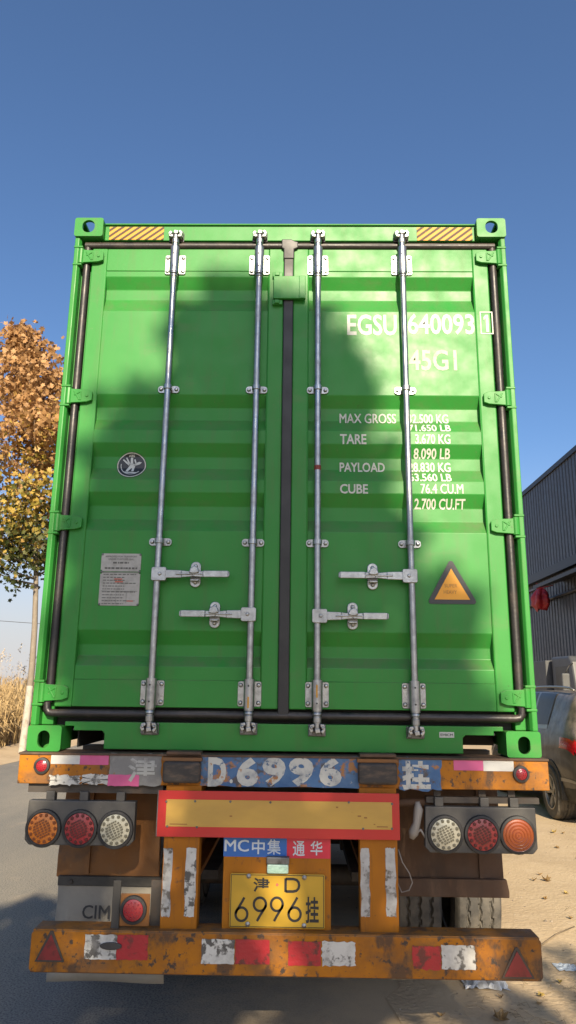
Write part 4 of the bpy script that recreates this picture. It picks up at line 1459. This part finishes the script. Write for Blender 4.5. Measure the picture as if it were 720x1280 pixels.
# rear under-run bumper
YU = -.075
zu0, zu1 = P(360, 1221, YU)[1], P(360, 1167, YU)[1]
xl, xr = P(38, 1180, YU)[0], P(678, 1200, YU)[0]
X = (xr-xl)/2
mb = MB()
zz = zu1-.004
mb.prism([(xl, zu0+.012), (xl+.012, zu0), (xr-.012, zu0), (xr, zu0+.012), (xr, zz-.012), (xr-.012, zz), (xl+.012, zz), (xl, zz-.012)], YU, YU+.008)
ub = mb.build('underrun_bumper', OR, tl, bevel=.004)
MB().box(xl+.006, xr-.006, YU+.004, .05, zz-.006, zz+.004).build('bumper_top_flange', OR, tl, bevel=.003)
MB().box(xl+.006, xr-.006, YU+.008, .05, zu0-.004, zu0+.004).build('bumper_bottom_flange', M['rust'], tl, bevel=.002)
for u0, u1, v0, v1, jag, m in ((106, 146, 1168, 1199, .002, 'worntape'), (146, 185, 1168.5, 1200, .002, 'wornred'), (252, 293, 1174, 1204.5, .002, 'worntape'), (294, 337, 1174.5, 1205, .002, 'wornred'),
                               (360, 401, 1176.5, 1207, .002, 'wornred'), (402, 444, 1177, 1207.5, .004, 'worntape'), (516, 551, 1182, 1212, .005, 'wornred'), (552, 594, 1181.5, 1212, .002, 'worntape')):
    patch('reflective_tape', u0, v0, u1, v1, YU-.0005, M[m], ub, th=.0022, jag=jag)
for u0, u1, v0, v1 in ((45, 82, 1163, 1203), (626, 667, 1184, 1224)):
    x0, x1, z0, z1 = RECT(u0, v0, u1, v1-1, YU)
    z0 = max(z0, zu0+.006)
    xm = (x0+x1)/2
    pl = MB().prism([(x0, z0), (x1, z0), (xm+.006, z1), (xm-.006, z1)], YU-.005, YU-.0002).build('triangle_reflector', M['frame'], ub, bevel=.001)
    MB().prism([(x0+.012, z0+.008), (x1-.012, z0+.008), (xm, z1-.014)], YU-.0075, YU-.0048).build('reflector_face', M['darkred'], pl)

# stop lamp bracket on the left
x0, x1, z0, z1 = RECT(150, 1117, 187, 1158, -.05)
sb = MB().box(x0, x1, -.05, -.044, z0, z1).build('lamp_bracket', M['orangedirty'], tl, bevel=.003)
lamp(167, 1137, -.05, .046, M['redlens'], parent=sb, kind='dots', ribm=M['redledlit'], rim=1.30)
x0, x1, z0, z1 = RECT(140, 1100, 150, 1170, -.04)
MB().box(x0, x1, -.045, -.035, z0, z1).build('bracket_bar', M['flapdark'], tl, bevel=.003)
x0, x1, z0, z1 = RECT(188, 1100, 202, 1164, .0)
MB().box(x0, x1, .0, .02, z0, z1).build('bracket_bar', M['frame'], tl)
x0, x1, z0, z1 = RECT(125, 1177, 153, 1187, YU)
mb = MB().prism([((x0+x1)/2+(x1-x0)/2*math.cos(2*math.pi*k/16), (z0+z1)/2+(z1-z0)/2*math.sin(2*math.pi*k/16)) for k in range(16)], YU-.010, YU-.0024)
mb.build('torn_rubber', M['flapdark'], ub, bevel=.003)

# mudguards, flap
YM = .34
x0, x1, z0, z1 = RECT(74, 1000, 201, 1097, YM)
mb = MB()
zt = bz0-.02
mb.prism([(x0+.02, zt), (x1, zt), (x1, z0), (x0, z0), (x0, z0+.10)], YM, YM+.02)
mb.box(x0, x1, YM, 1.9, zt-.01, zt)
lm = mb.build('mudguard', M['orangedirty'], tl, bevel=.004)
mb = MB()
for u in (112,):
    xx = P(u, 1050, YM)[0]
    mb.box(xx-.012, xx+.012, YM-.02, YM, z0+.02, zt)
mb.build('mudguard_rib', M['orangedirty'], lm)
x0, x1, z0, z1 = RECT(72, 1096, 201, 1108, YM-.03)
MB().box(x0, x1, YM-.03, YM-.004, z0, z1).build('flap_bar', M['flapdark'], tl, bevel=.003)
zfb = P(130, 1224, YM-.012)[1]
x0b, x1b = P(62, 1215, YM)[0], P(207, 1215, YM)[0]
mb = MB()
n = 12
for k in range(n+1):
    t = k/n
    zz = z1-.01+(zfb-z1)*t
    xa_ = x0+(x0b-x0)*t+.006*math.sin(t*5); xb_ = x1+(x1b-x1)*t+.004*math.sin(t*4)
    for i in range(9):
        mb.v.append((xa_+(xb_-xa_)*i/8, YM-.014-.012*math.sin(i*.8+t*2)*t, zz))
mb.f = [(k*9+i, k*9+i+1, (k+1)*9+i+1, (k+1)*9+i) for k in range(n) for i in range(8)]
fl = mb.build('mudflap', M['flap'], tl, smooth=True)
sm = fl.modifiers.new('thickness', 'SOLIDIFY'); sm.thickness = .008; sm.offset = 0
text('CIM', RECT(103, 1131.5, 137, 1148.5, YM-.05), YM-.050, M['flaptext'], fl, bold=.022)
mb = MB()
for u in (89, 144):
    x, z = P(u, 1102, YM-.03)
    mb.lathe([(0, -.010), (.009, -.009), (.012, 0)], (x, YM-.03, z), 'y', 6)
mb.build('flap_bolts', M['frame'], tl)
# right guard with its folded lower lip
x0, x1, z0, z1 = RECT(470, 1060, 629, 1100, YM)
zt = bz0-.03
mb = MB()
mb.prism([(x0, zt), (x1-.01, zt), (x1, z0), (x0, z0)], YM, YM+.02)
mb.box(x0, x1, YM, 1.9, zt-.01, zt)
rg = mb.build('mudguard', M['rust'], tl, bevel=.004)
a = RECT(480, 1098, 636, 1121, YM-.02)
MB().prism([(a[0], a[2]), (a[1], a[2]), (a[1], a[2]+.03), (a[1]-.010, a[3]), (a[0], a[3])], YM-.03, YM-.002).build('guard_lip', M['rust'], rg, bevel=.005)
mb = MB()
for u in (601,):
    xx = P(u, 1080, YM)[0]
    mb.box(xx-.010, xx+.010, YM-.012, YM, z0, zt)
mb.build('mudguard_rib', M['rust'], rg)

# chassis
for sx in (-1, 1):
    mb = MB()
    c = sx*.452
    mb.box(c-.07, c+.07, .05, 12.0, 1.27, 1.30)
    mb.box(c-.07, c+.07, .05, 12.0, .86, .885)
    mb.box(c-.006, c+.006, .05, 12.0, .885, 1.27)
    mb.build('main_beam', M['orangedirty'], tl)
for yy in (.75, 2.3, 3.6, 5.2, 6.2, 7.8, 9.4, 11.0, 11.9):
    MB().box(-.446, .446, yy, yy+.08, 1.02, 1.20).build('cross_member', M['frame'], tl)
MB().box(-1.20, 1.20, .88, .98, 1.302, 1.382).build('bolster', M['frame'], tl)  # added crossbar, sized to block bright ground showing through the sill pockets
for yy in (3.9, 7.9):
    MB().box(-1.20, 1.20, yy, yy+.12, 1.302, 1.415).build('bolster', M['orangedirty'], tl)
MB().box(-1.22, 1.22, 11.95, 12.13, 1.302, 1.417).build('front_bolster', M['orangedirty'], tl)
for sx in (-1, 1):
    x = sx*.75
    MB().box(x-.07, x+.07, 9.0, 9.14, .12, 1.30).build('landing_leg', M['frame'], tl)
    MB().box(x-.14, x+.14, 8.95, 9.19, .0, .12).build('landing_foot', M['frame'], tl, bevel=.02)
    MB().box(min(x, sx*.45), max(x, sx*.45), 9.02, 9.12, 1.0, 1.2).build('leg_brace', M['frame'], tl)

# wheels: one tyre with zigzag grooves, shared by all
TR, TW = .52, .275
mt = MB()
NA, NWd = 240, 56
for k in range(NA):
    a = 2*math.pi*k/NA
    for i in range(NWd+1):
        s_ = -1+2*i/NWd
        rr = TR-.008*s_*s_-(.055*max(0, abs(s_)-.86)/.14)**1.0*(.35 if abs(s_) < .93 else .7)
        for gc in (-.5, 0, .5):
            off = gc+.045*math.sin(a*52+gc*2)
            if abs(s_-off) < .048:
                rr -= .017
        mt.v.append((s_*TW/2, rr*math.cos(a), rr*math.sin(a)))
for k in range(NA):
    for i in range(NWd):
        mt.f.append((k*(NWd+1)+i, k*(NWd+1)+i+1, ((k+1) % NA)*(NWd+1)+i+1, ((k+1) % NA)*(NWd+1)+i))
for sg in (-1, 1):
    mt.lathe([(TR-.066, sg*TW/2*1.0), (TR-.10, sg*TW/2*1.06), (TR-.17, sg*TW/2*1.02), (.295, sg*TW/2*.86)], (0, 0, 0), 'x', 48)
proto_t = None
YA = [1.66, 2.97, 4.28]
xo = P(599, 1145, 1.18)[0]
xi = P(524, 1145, 1.18)[0]
for ya in YA:
    MB().cyl((-.95, ya, TR), (.95, ya, TR), .065, 12).build('axle', M['frame'], tl, auto=True)
    for sx in (-1, 1):
        MB().box(sx*.452-.05, sx*.452+.05, ya-.5, ya+.5, TR+.08, TR+.13).build('leaf_spring', M['frame'], tl)
        MB().box(sx*.452-.06, sx*.452+.06, ya+.50, ya+.62, TR+.05, .88).build('spring_hanger', M['frame'], tl)
        for xx in (xi, xo):
            x = sx*xx
            if proto_t is None:
                ob = mt.build('tyre', M['tyre'], None, auto=True)
                proto_t = ob
                ob.parent = tl
                proto_off = ob.data.vertices
            else:
                ob = proto_t.copy(); sc.collection.objects.link(ob); ob.parent = tl
            ob.location = Vector((x, ya, 0.003))-WL[tl.name]
            mb = MB().lathe([(.30, -.10), (.27, -.06), (.26, .06*sx), (.18, .05*sx), (.10, .09*sx), (.0, .09*sx)], (x, ya, TR), 'x', 28)
            mb.build('wheel_rim', M['rim'], tl, auto=True)

# loose socket and cables hanging on the right
mb = MB()
x, z = P(522, 1012, .0)
p0 = Vector((x, .0, z))
mb.tube([p0+Vector((0, 0, .035)), p0+Vector((.004, 0, .0)), p0+Vector((-.006, 0, -.06)), p0+Vector((-.022, 0, -.10)), p0+Vector((-.032, 0, -.125))], [.010, .022, .018, .025, .012], 8)
mb.tube([p0+Vector((-.020, 0, -.11)), p0+Vector((.010, -.01, -.085)), p0+Vector((.035, 0, -.125)), p0+Vector((.06, .01, -.16)), p0+Vector((.075, .02, -.17))], .006, 6)
mb.build('loose_socket', M['cable'], tl, smooth=True)
pts = [P(498, 1062, .0), P(503, 1078, .0), P(512, 1092, .0), P(516, 1104, .0), P(512, 1114, .0), P(503, 1117, .0), P(498, 1106, .0)]
MB().tube([(a, -.0+.004*i, b) for i, (a, b) in enumerate(pts)], .003, 6).build('loose_cable', M['cable'], tl, smooth=True)

# ================================================================== SUV
def catmull(pts, t):
    n = len(pts)
    i = min(n-2, max(0, int(t)))
    f = t-i
    p = [pts[max(0, min(n-1, i+k))] for k in (-1, 0, 1, 2)]
    return [.5*((2*b)+(-a+c)*f+(2*a-5*b+4*c-d_)*f*f+(-a+3*b-3*c+d_)*f**3) for a, b, c, d_ in zip(*p)]


CX, CY = 4.56, 6.15
car = thing('parked_car', 'dusty dark grey SUV parked on the sand in front of the warehouse', 'car', (CX, CY+2.3, 0))
# stations: y, half width, bottom, sill, waist, belt, roof side z, roof z, belt half width, roof half width
ST = [(0.00, .74, .42, .50, .62, .70, .73, .745, .70, .60),
      (0.05, .82, .34, .46, .70, .90, .95, .970, .79, .66),
      (0.16, .885, .30, .44, .80, 1.08, 1.12, 1.145, .85, .68),
      (0.30, .91, .29, .42, .86, 1.14, 1.33, 1.37, .87, .66),
      (0.52, .925, .27, .40, .88, 1.16, 1.60, 1.645, .885, .655),
      (0.75, .93, .26, .38, .88, 1.15, 1.66, 1.705, .89, .665),
      (1.60, .93, .25, .36, .86, 1.12, 1.685, 1.735, .89, .68),
      (2.60, .93, .25, .36, .84, 1.08, 1.66, 1.715, .89, .67),
      (3.10, .93, .25, .36, .82, 1.05, 1.42, 1.46, .885, .66),
      (3.50, .93, .25, .38, .80, 1.00, 1.08, 1.12, .88, .68),
      (4.10, .91, .26, .40, .76, .93, .98, 1.02, .85, .66),
      (4.45, .86, .30, .42, .66, .80, .86, .88, .78, .58),
      (4.62, .72, .38, .46, .58, .68, .70, .71, .66, .50)]


def section(s):
    y, w_, b, sl_, wa, be, rs, rz, wb, wr = catmull(ST, s)
    pts = [(0, b), (w_*.80, b), (w_*.97, sl_), (w_, (sl_+wa)/2), (w_, wa), (wb, be), ((wb*.45+wr*.55), be+(rs-be)*.62), (wr, rs), (wr*.72, rz-.012), (0, rz)]
    return y, pts


NS, NTT = 120, 54
grid = []
for i in range(NS+1):
    y, pts = section(i/NS*(len(ST)-1))
    rowp = []
    for k in range(NTT+1):
        x, z = catmull(pts, k/NTT*(len(pts)-1))
        rowp.append((x, y, z))
    grid.append(rowp)


def car_patch(cells, off, name, m, parent, both=True):
    mb = MB()
    for sx in ((-1, 1) if both is True else (both,)):
        idx = {}
        for i, k in cells:
            f = []
            for a, b in ((i, k), (i+1, k), (i+1, k+1), (i, k+1)):
                if (a, b) not in idx:
                    x, y, z = grid[a][b]
                    cx_, cz_ = x, z-.8
                    L_ = math.hypot(cx_, cz_) or 1
                    bk = max(0, 1-a/18)
                    idx[(a, b)] = len(mb.v)
                    mb.v.append((CX+sx*(x+off*cx_/L_), CY+y-off*bk, z+off*cz_/L_))
                f.append(idx[(a, b)])
            mb.f.append(tuple(f))
    return mb.build(name, m, parent, smooth=True)


allc = [(i, k) for i in range(NS) for k in range(NTT)]
bodyo = car_patch(allc, 0, 'body', M['carpaint'], car)
bm = bmesh.new(); bm.from_mesh(bodyo.data)
bmesh.ops.remove_doubles(bm, verts=bm.verts, dist=.0005)
bmesh.ops.holes_fill(bm, edges=[e for e in bm.edges if e.is_boundary], sides=0)
bmesh.ops.recalc_face_normals(bm, faces=bm.faces)
bm.to_mesh(bodyo.data); bm.free()


def sel(y0, y1, f):
    out = []
    for i in range(NS):
        for k in range(NTT):
            cxs = [grid[a][b] for a, b in ((i, k), (i+1, k), (i+1, k+1), (i, k+1))]
            x, y, z = [sum(c_[j] for c_ in cxs)/4 for j in range(3)]
            if y0 <= y <= y1 and f(x, y, z, k/NTT*9):
                out.append((i, k))
    return out


# windows: quarter, rear door, front door; rear screen; windscreen
for y0, y1 in ((1.26, 1.90), (1.99, 2.50), (2.58, 3.04)):
    for sx in (-1, 1):
        fr = car_patch(sel(y0-.035, y1+.035, lambda x, y, z, t: 5.05 < t < 7.05), .004, 'window_trim', M['chrome'], car, sx)
        car_patch(sel(y0, y1, lambda x, y, z, t: 5.2 < t < 6.88), .009, 'window', M['glass'], car, sx)
car_patch(sel(.20, .50, lambda x, y, z, t: t > 7.75), .006, 'rear_screen', M['glass'], car)
car_patch(sel(2.72, 3.44, lambda x, y, z, t: t > 7.2), .006, 'windscreen', M['glass'], car)
for sx in (-1, 1):
    car_patch(sel(.03, .62, lambda x, y, z, t: .93+.12*max(0, y-.2) < z < 1.09 and t < 6.2), .012, 'tail_light', M['tail'], car, sx)
    car_patch(sel(4.2, 4.5, lambda x, y, z, t: .66 < z < .78 and t > 3.5), .010, 'headlight', M['clear'], car, sx)
    car_patch(sel(.0, 4.6, lambda x, y, z, t: t < 2.3), .006, 'lower_cladding', M['cartrim'], car, sx)
    # bumper bright line
    car_patch(sel(.0, .62, lambda x, y, z, t: .555 < z < .60 and t < 5), .010, 'bumper_trim', M['chrome'], car, sx)
    # roof rail
    pts = []
    for s_ in range(14):
        yy = .72+s_*.155
        pts.append((CX+sx*.625, CY+yy, 1.735+.05*math.sin(math.pi*min(1, max(0, s_/13)))**.35))
    MB().tube(pts, .018, 8).build('roof_rail', M['chrome'], car, smooth=True)
    # wheels
    for yy in (1.0, 3.72):
        x = CX+sx*.835
        wy = CY+yy
        arch = MB()
        arch.lathe([(.355, -.07), (.355, .107), (.43, .110), (.44, .095), (.44, -.07)], (CX+sx*.835, wy, .36), 'x', 40)
        for i, p_ in enumerate(arch.v):
            arch.v[i] = (x+sx*(p_[0]-x), p_[1], max(p_[2], .31))
        arch.build('wheel_arch', M['cartrim'], car, auto=True)
        MB().cyl((x-sx*.16, wy, .36), (x+sx*.02, wy, .36), .352, 30).build('wheel_well', M['interior'], car)
        t = MB()
        t.lathe([(.225, -.11), (.33, -.118), (.352, -.09), (.36, -.05), (.355, -.045), (.361, -.04), (.361, -.012), (.352, -.01), (.352, .01), (.361, .012), (.361, .04), (.355, .045), (.36, .05), (.352, .09), (.33, .118), (.225, .11)], (x+sx*.012, wy, .362), 'x', 44)
        wl_ = t.build('wheel', M['tyre'], car, auto=True)
        rm = MB()
        rm.lathe([(.232, -.10), (.232, .118), (.215, .118), (.205, .06), (.20, -.02), (.0, -.02)], (x, wy, .362), 'x', 40)
        for i, p_ in enumerate(rm.v):
            rm.v[i] = (x+sx*.012+sx*(p_[0]-x), p_[1], p_[2])
        rm.build('rim', M['alloy'], wl_, auto=True)
        sp = MB()
        for k in range(10):
            a = 2*math.pi*(k//2)/5+(.13 if k % 2 else -.13)
            c, s_ = math.cos(a), math.sin(a)
            q0, q1 = .04, .212
            wd = .014
            vv = []
            for q, h in ((q0, .085), (q1, .108)):
                for e in (-1, 1):
                    vv.append((x+sx*(h+.012), wy+q*c-e*wd*s_, .362+q*s_+e*wd*c))
                    vv.append((x+sx*(h-.018), wy+q*c-e*wd*s_*1.4, .362+q*s_+e*wd*c*1.4))
            sp.add(vv, [(0, 2, 6, 4), (0, 4, 5, 1), (2, 3, 7, 6), (4, 6, 7, 5)])
        sp.lathe([(.055, .06), (.055, .09), (.03, .10), (0, .10)], (x, wy, .362), 'x', 16)
        if sx < 0:
            for i in range(len(sp.v)-64, len(sp.v)):
                p_ = sp.v[i]; sp.v[i] = (x-(p_[0]-x), p_[1], p_[2])
        sp.build('spokes', M['alloy'], wl_)
    # door mirror
    MB().box(min(CX+sx*.90, CX+sx*1.08), max(CX+sx*.90, CX+sx*1.08), CY+2.95, CY+3.08, 1.06, 1.20).build('door_mirror', M['carpaint'], car, bevel=.03)
MB().box(CX-.26, CX+.26, CY+.02, CY+.045, .80, .91).build('plate_recess', M['cartrim'], car, bevel=.005)
MB().box(CX-.62, CX+.62, CY+.50, CY+.56, 1.625, 1.655).build('spoiler', M['carpaint'], car, bevel=.012)
mb = MB()
rbox(mb, CX-.80, CX-.66, CY-.01, CY+.06, .40, .47, .03)
rbox(mb, CX+.66, CX+.80, CY-.01, CY+.06, .40, .47, .03)
mb.build('exhaust_trim', M['chrome'], car, bevel=.004)

# ================================================================== small truck behind the SUV
TX, TY = 8.0, 15.2
tk = thing('delivery_truck', 'pale grey cab truck parked between the SUV and the warehouse', 'truck', (TX, TY+2.5, 0))
mb = MB()
mb.prism([(TY, .55), (TY, 1.30), (TY+.06, 1.55), (TY+.28, 2.46), (TY+.45, 2.62), (TY+1.75, 2.64), (TY+1.75, .55)], TX-.90, TX+.90, 'x')
mb.build('cab', M['cabpaint'], tk, bevel=.07, seg=4)
mb = MB()
mb.add([(TX-.76, TY+.058, 1.62), (TX+.76, TY+.058, 1.62), (TX+.70, TY+.238, 2.38), (TX-.70, TY+.238, 2.38)], [(0, 1, 2, 3)])
mb.build('windscreen', M['glass'], tk)
for sx in (-1, 1):
    MB().prism([(TY+.42, 1.62), (TY+.50, 2.36), (TY+1.45, 2.36), (TY+1.45, 1.62)], TX+sx*.902-.004, TX+sx*.902+.004, 'x').build('side_window', M['glass'], tk)
    mr = MB().box(TX+sx*1.16-.10, TX+sx*1.16+.10, TY-.02, TY+.06, 1.72, 2.16).build('mirror', M['cabpaint'], tk, bevel=.03)
    MB().tube([(TX+sx*.88, TY+.22, 2.42), (TX+sx*1.05, TY+.05, 2.34), (TX+sx*1.16, TY+.03, 2.16)], .016, 6).build('mirror_arm', M['cartrim'], tk, smooth=True)
    MB().box(TX+sx*.66-.14, TX+sx*.66+.14, TY-.015, TY+.02, .92, 1.08).build('headlamp', M['clear'], tk, bevel=.02)
    for yy in (1.0, 4.6):
        w_ = MB().lathe([(.20, -.10), (.36, -.11), (.39, -.07), (.39, .07), (.36, .11), (.20, .10), (.0, .06)], (TX+sx*.80, TY+yy, .391), 'x', 28).build('wheel', M['tyre'], tk, auto=True)
MB().box(TX-.55, TX+.55, TY-.02, TY+.01, 1.0, 1.22).build('grille', M['cartrim'], tk, bevel=.01)
MB().box(TX-.92, TX+.92, TY-.10, TY+.05, .50, .74).build('bumper', M['cartrim'], tk, bevel=.03)
MB().box(TX-1.02, TX+1.02, TY+1.90, TY+5.9, .95, 2.55).build('cargo_box', M['cargo'], tk, bevel=.02)
MB().box(TX-.4, TX+.4, TY+.5, TY+5.9, .6, .95).build('chassis', M['frame'], tk)


# ================================================================== litter on the ground
def ground_z(x, y):
    return .004+(max(0, bumps(x, y)) if x > .8 else 0)


def leaf_litter(name, u, v, size, m, lab, cat='leaf', grp='dead leaves on the sand', seed=0):
    p = G(u, v, .01)
    rr = random.Random(seed)
    mb = MB()
    a0 = rr.uniform(0, 6.28)
    z0 = ground_z(p.x, p.y)
    for lx, ly in LEAF:
        c, s_ = math.cos(a0), math.sin(a0)
        x, y = (lx*c-ly*s_)*size, (lx*s_+ly*c)*size
        mb.v.append((p.x+x, p.y+y, z0+.004+size*.9*abs(lx)*rr.uniform(.5, 1.1)+size*.25*rr.random()))
    mb.v.append((p.x, p.y, z0+.004))
    k = len(LEAF)
    mb.f = [(k, i, (i+1) % k) for i in range(k)]
    o = mb.build(name, m)
    return tag(o, lab, cat, grp)


leaf_litter('fallen_leaf', 628, 1276, .10, M['dryleaf'], 'curled brown dead leaf on the sand below the bumper', seed=1)
k = 0
for (u, v, s_) in ((552, 1273, .05), (626, 1247, .04), (677, 1245, .05), (684, 1102, .10), (668, 1101, .06), (693, 1042, .09), (704, 1043, .05), (697, 1060, .06), (707, 1118, .05), (675, 1094, .05), (682, 1125, .05), (700, 1228, .04), (714, 1150, .05)):
    k += 1
    leaf_litter('fallen_leaf', u, v, s_, M['dryleaf'] if k % 3 else M['yellowleaf'], 'small dry leaf scrap lying on the sunlit sand', seed=10+k)
rr = random.Random(9)
for k in range(14):
    x = rr.uniform(1.4, 4.2); y = rr.uniform(.6, 6.0)
    p = Vector((x, y, 0))
    u_ = None
    mb = MB(); s_ = rr.uniform(.025, .06); a0 = rr.uniform(0, 6.28)
    z0 = ground_z(x, y)
    for lx, ly in LEAF:
        mb.v.append((x+(lx*math.cos(a0)-ly*math.sin(a0))*s_, y+(lx*math.sin(a0)+ly*math.cos(a0))*s_, z0+.003+s_*.6*abs(lx)))
    mb.f = [tuple(range(12))]
    tag(mb.build('fallen_leaf', M['dryleaf']), 'small dry leaf scrap lying on the sunlit sand', 'leaf', 'dead leaves on the sand')
# twig
a, b = G(676, 1181, .02), G(718, 1157, .03)
tag(MB().tube([(a.x, a.y, ground_z(a.x, a.y)+.006), ((a.x+b.x)/2, (a.y+b.y)/2, ground_z((a.x+b.x)/2, (a.y+b.y)/2)+.022), (b.x, b.y, ground_z(b.x, b.y)+.010)], [.006, .005, .003], 6).build('twig', M['twig'], smooth=True), 'thin dry twig lying on the sand right of the bumper', 'twig')
# scraps
def crumple(name, u, v, sx, sy, h, m, lab, cat, seed):
    p = G(u, v, .01)
    mb = MB(); n = 12
    z0 = ground_z(p.x, p.y)
    for j in range(n+1):
        for i in range(n+1):
            x = p.x+sx*(i/n-.5)+.02*noise.noise((i*.6, j*.6, seed)); y = p.y+sy*(j/n-.5)+.02*noise.noise((i*.6, j*.6, seed+5))
            e = min(i, j, n-i, n-j)/n*2
            mb.v.append((x, y, z0+.003+h*abs(noise.noise((i*.55, j*.55, seed+9)))*min(1, .3+e)*1.6))
    mb.f = [(j*(n+1)+i, j*(n+1)+i+1, (j+1)*(n+1)+i+1, (j+1)*(n+1)+i) for j in range(n) for i in range(n)]
    return tag(mb.build(name, m), lab, cat)


crumple('plastic_film', 604, 1228, .26, .22, .10, M['plastic'], 'crumpled clear plastic film on the sand under the bumper', 'plastic film', 1)
crumple('paper_scrap', 708, 1209, .14, .12, .015, M['paper'], 'flat pale blue paper scrap on the sand right of the bumper', 'paper', 4)

# pebbles and dry straw on the verge
rr = random.Random(21)
mb = MB()
for k in range(900):
    x = rr.uniform(.5, 5.5); y = rr.uniform(-.5, 9)
    r_ = rr.uniform(.003, .010)*(1.8 if rr.random() < .08 else 1)
    z = ground_z(x, y)
    c = [(x+r_*rr.uniform(.7, 1.2)*math.cos(a*1.2566), y+r_*rr.uniform(.7, 1.2)*math.sin(a*1.2566), z) for a in range(5)]
    mb.add(c+[(x+r_*.2, y, z+r_*rr.uniform(.6, 1.1))], [(i, (i+1) % 5, 5) for i in range(5)])
tag(mb.build('pebbles', mat('pebble_grey', (.33, .27, .20), .85, 0, [((.16, .13, .10), 7, I3, .45, .6, .9)])), 'small pebbles and clods scattered over the sandy verge', 'pebbles', kind='stuff')
mb = MB()
for k in range(150):
    q = rr.random()
    cx_, cy_ = ((2.05, 1.05), (1.35, .80), (2.6, 2.6), (1.75, 1.3))[k % 4]
    x, y = cx_+rr.gauss(0, .16), cy_+rr.gauss(0, .16)
    a = rr.uniform(0, 6.28); L_ = rr.uniform(.03, .14)
    z = ground_z(x, y)+.004
    mb.tube([(x, y, z), (x+math.cos(a)*L_*.5, y+math.sin(a)*L_*.5, z+rr.uniform(.002, .02)), (x+math.cos(a+.3)*L_, y+math.sin(a+.3)*L_, z)], .0013, 3)
tag(mb.build('straw', mat('dry_straw', (.24, .18, .10), .8)), 'thin dark dry straw lying on the sand beside the bumper end', 'straw', kind='stuff')
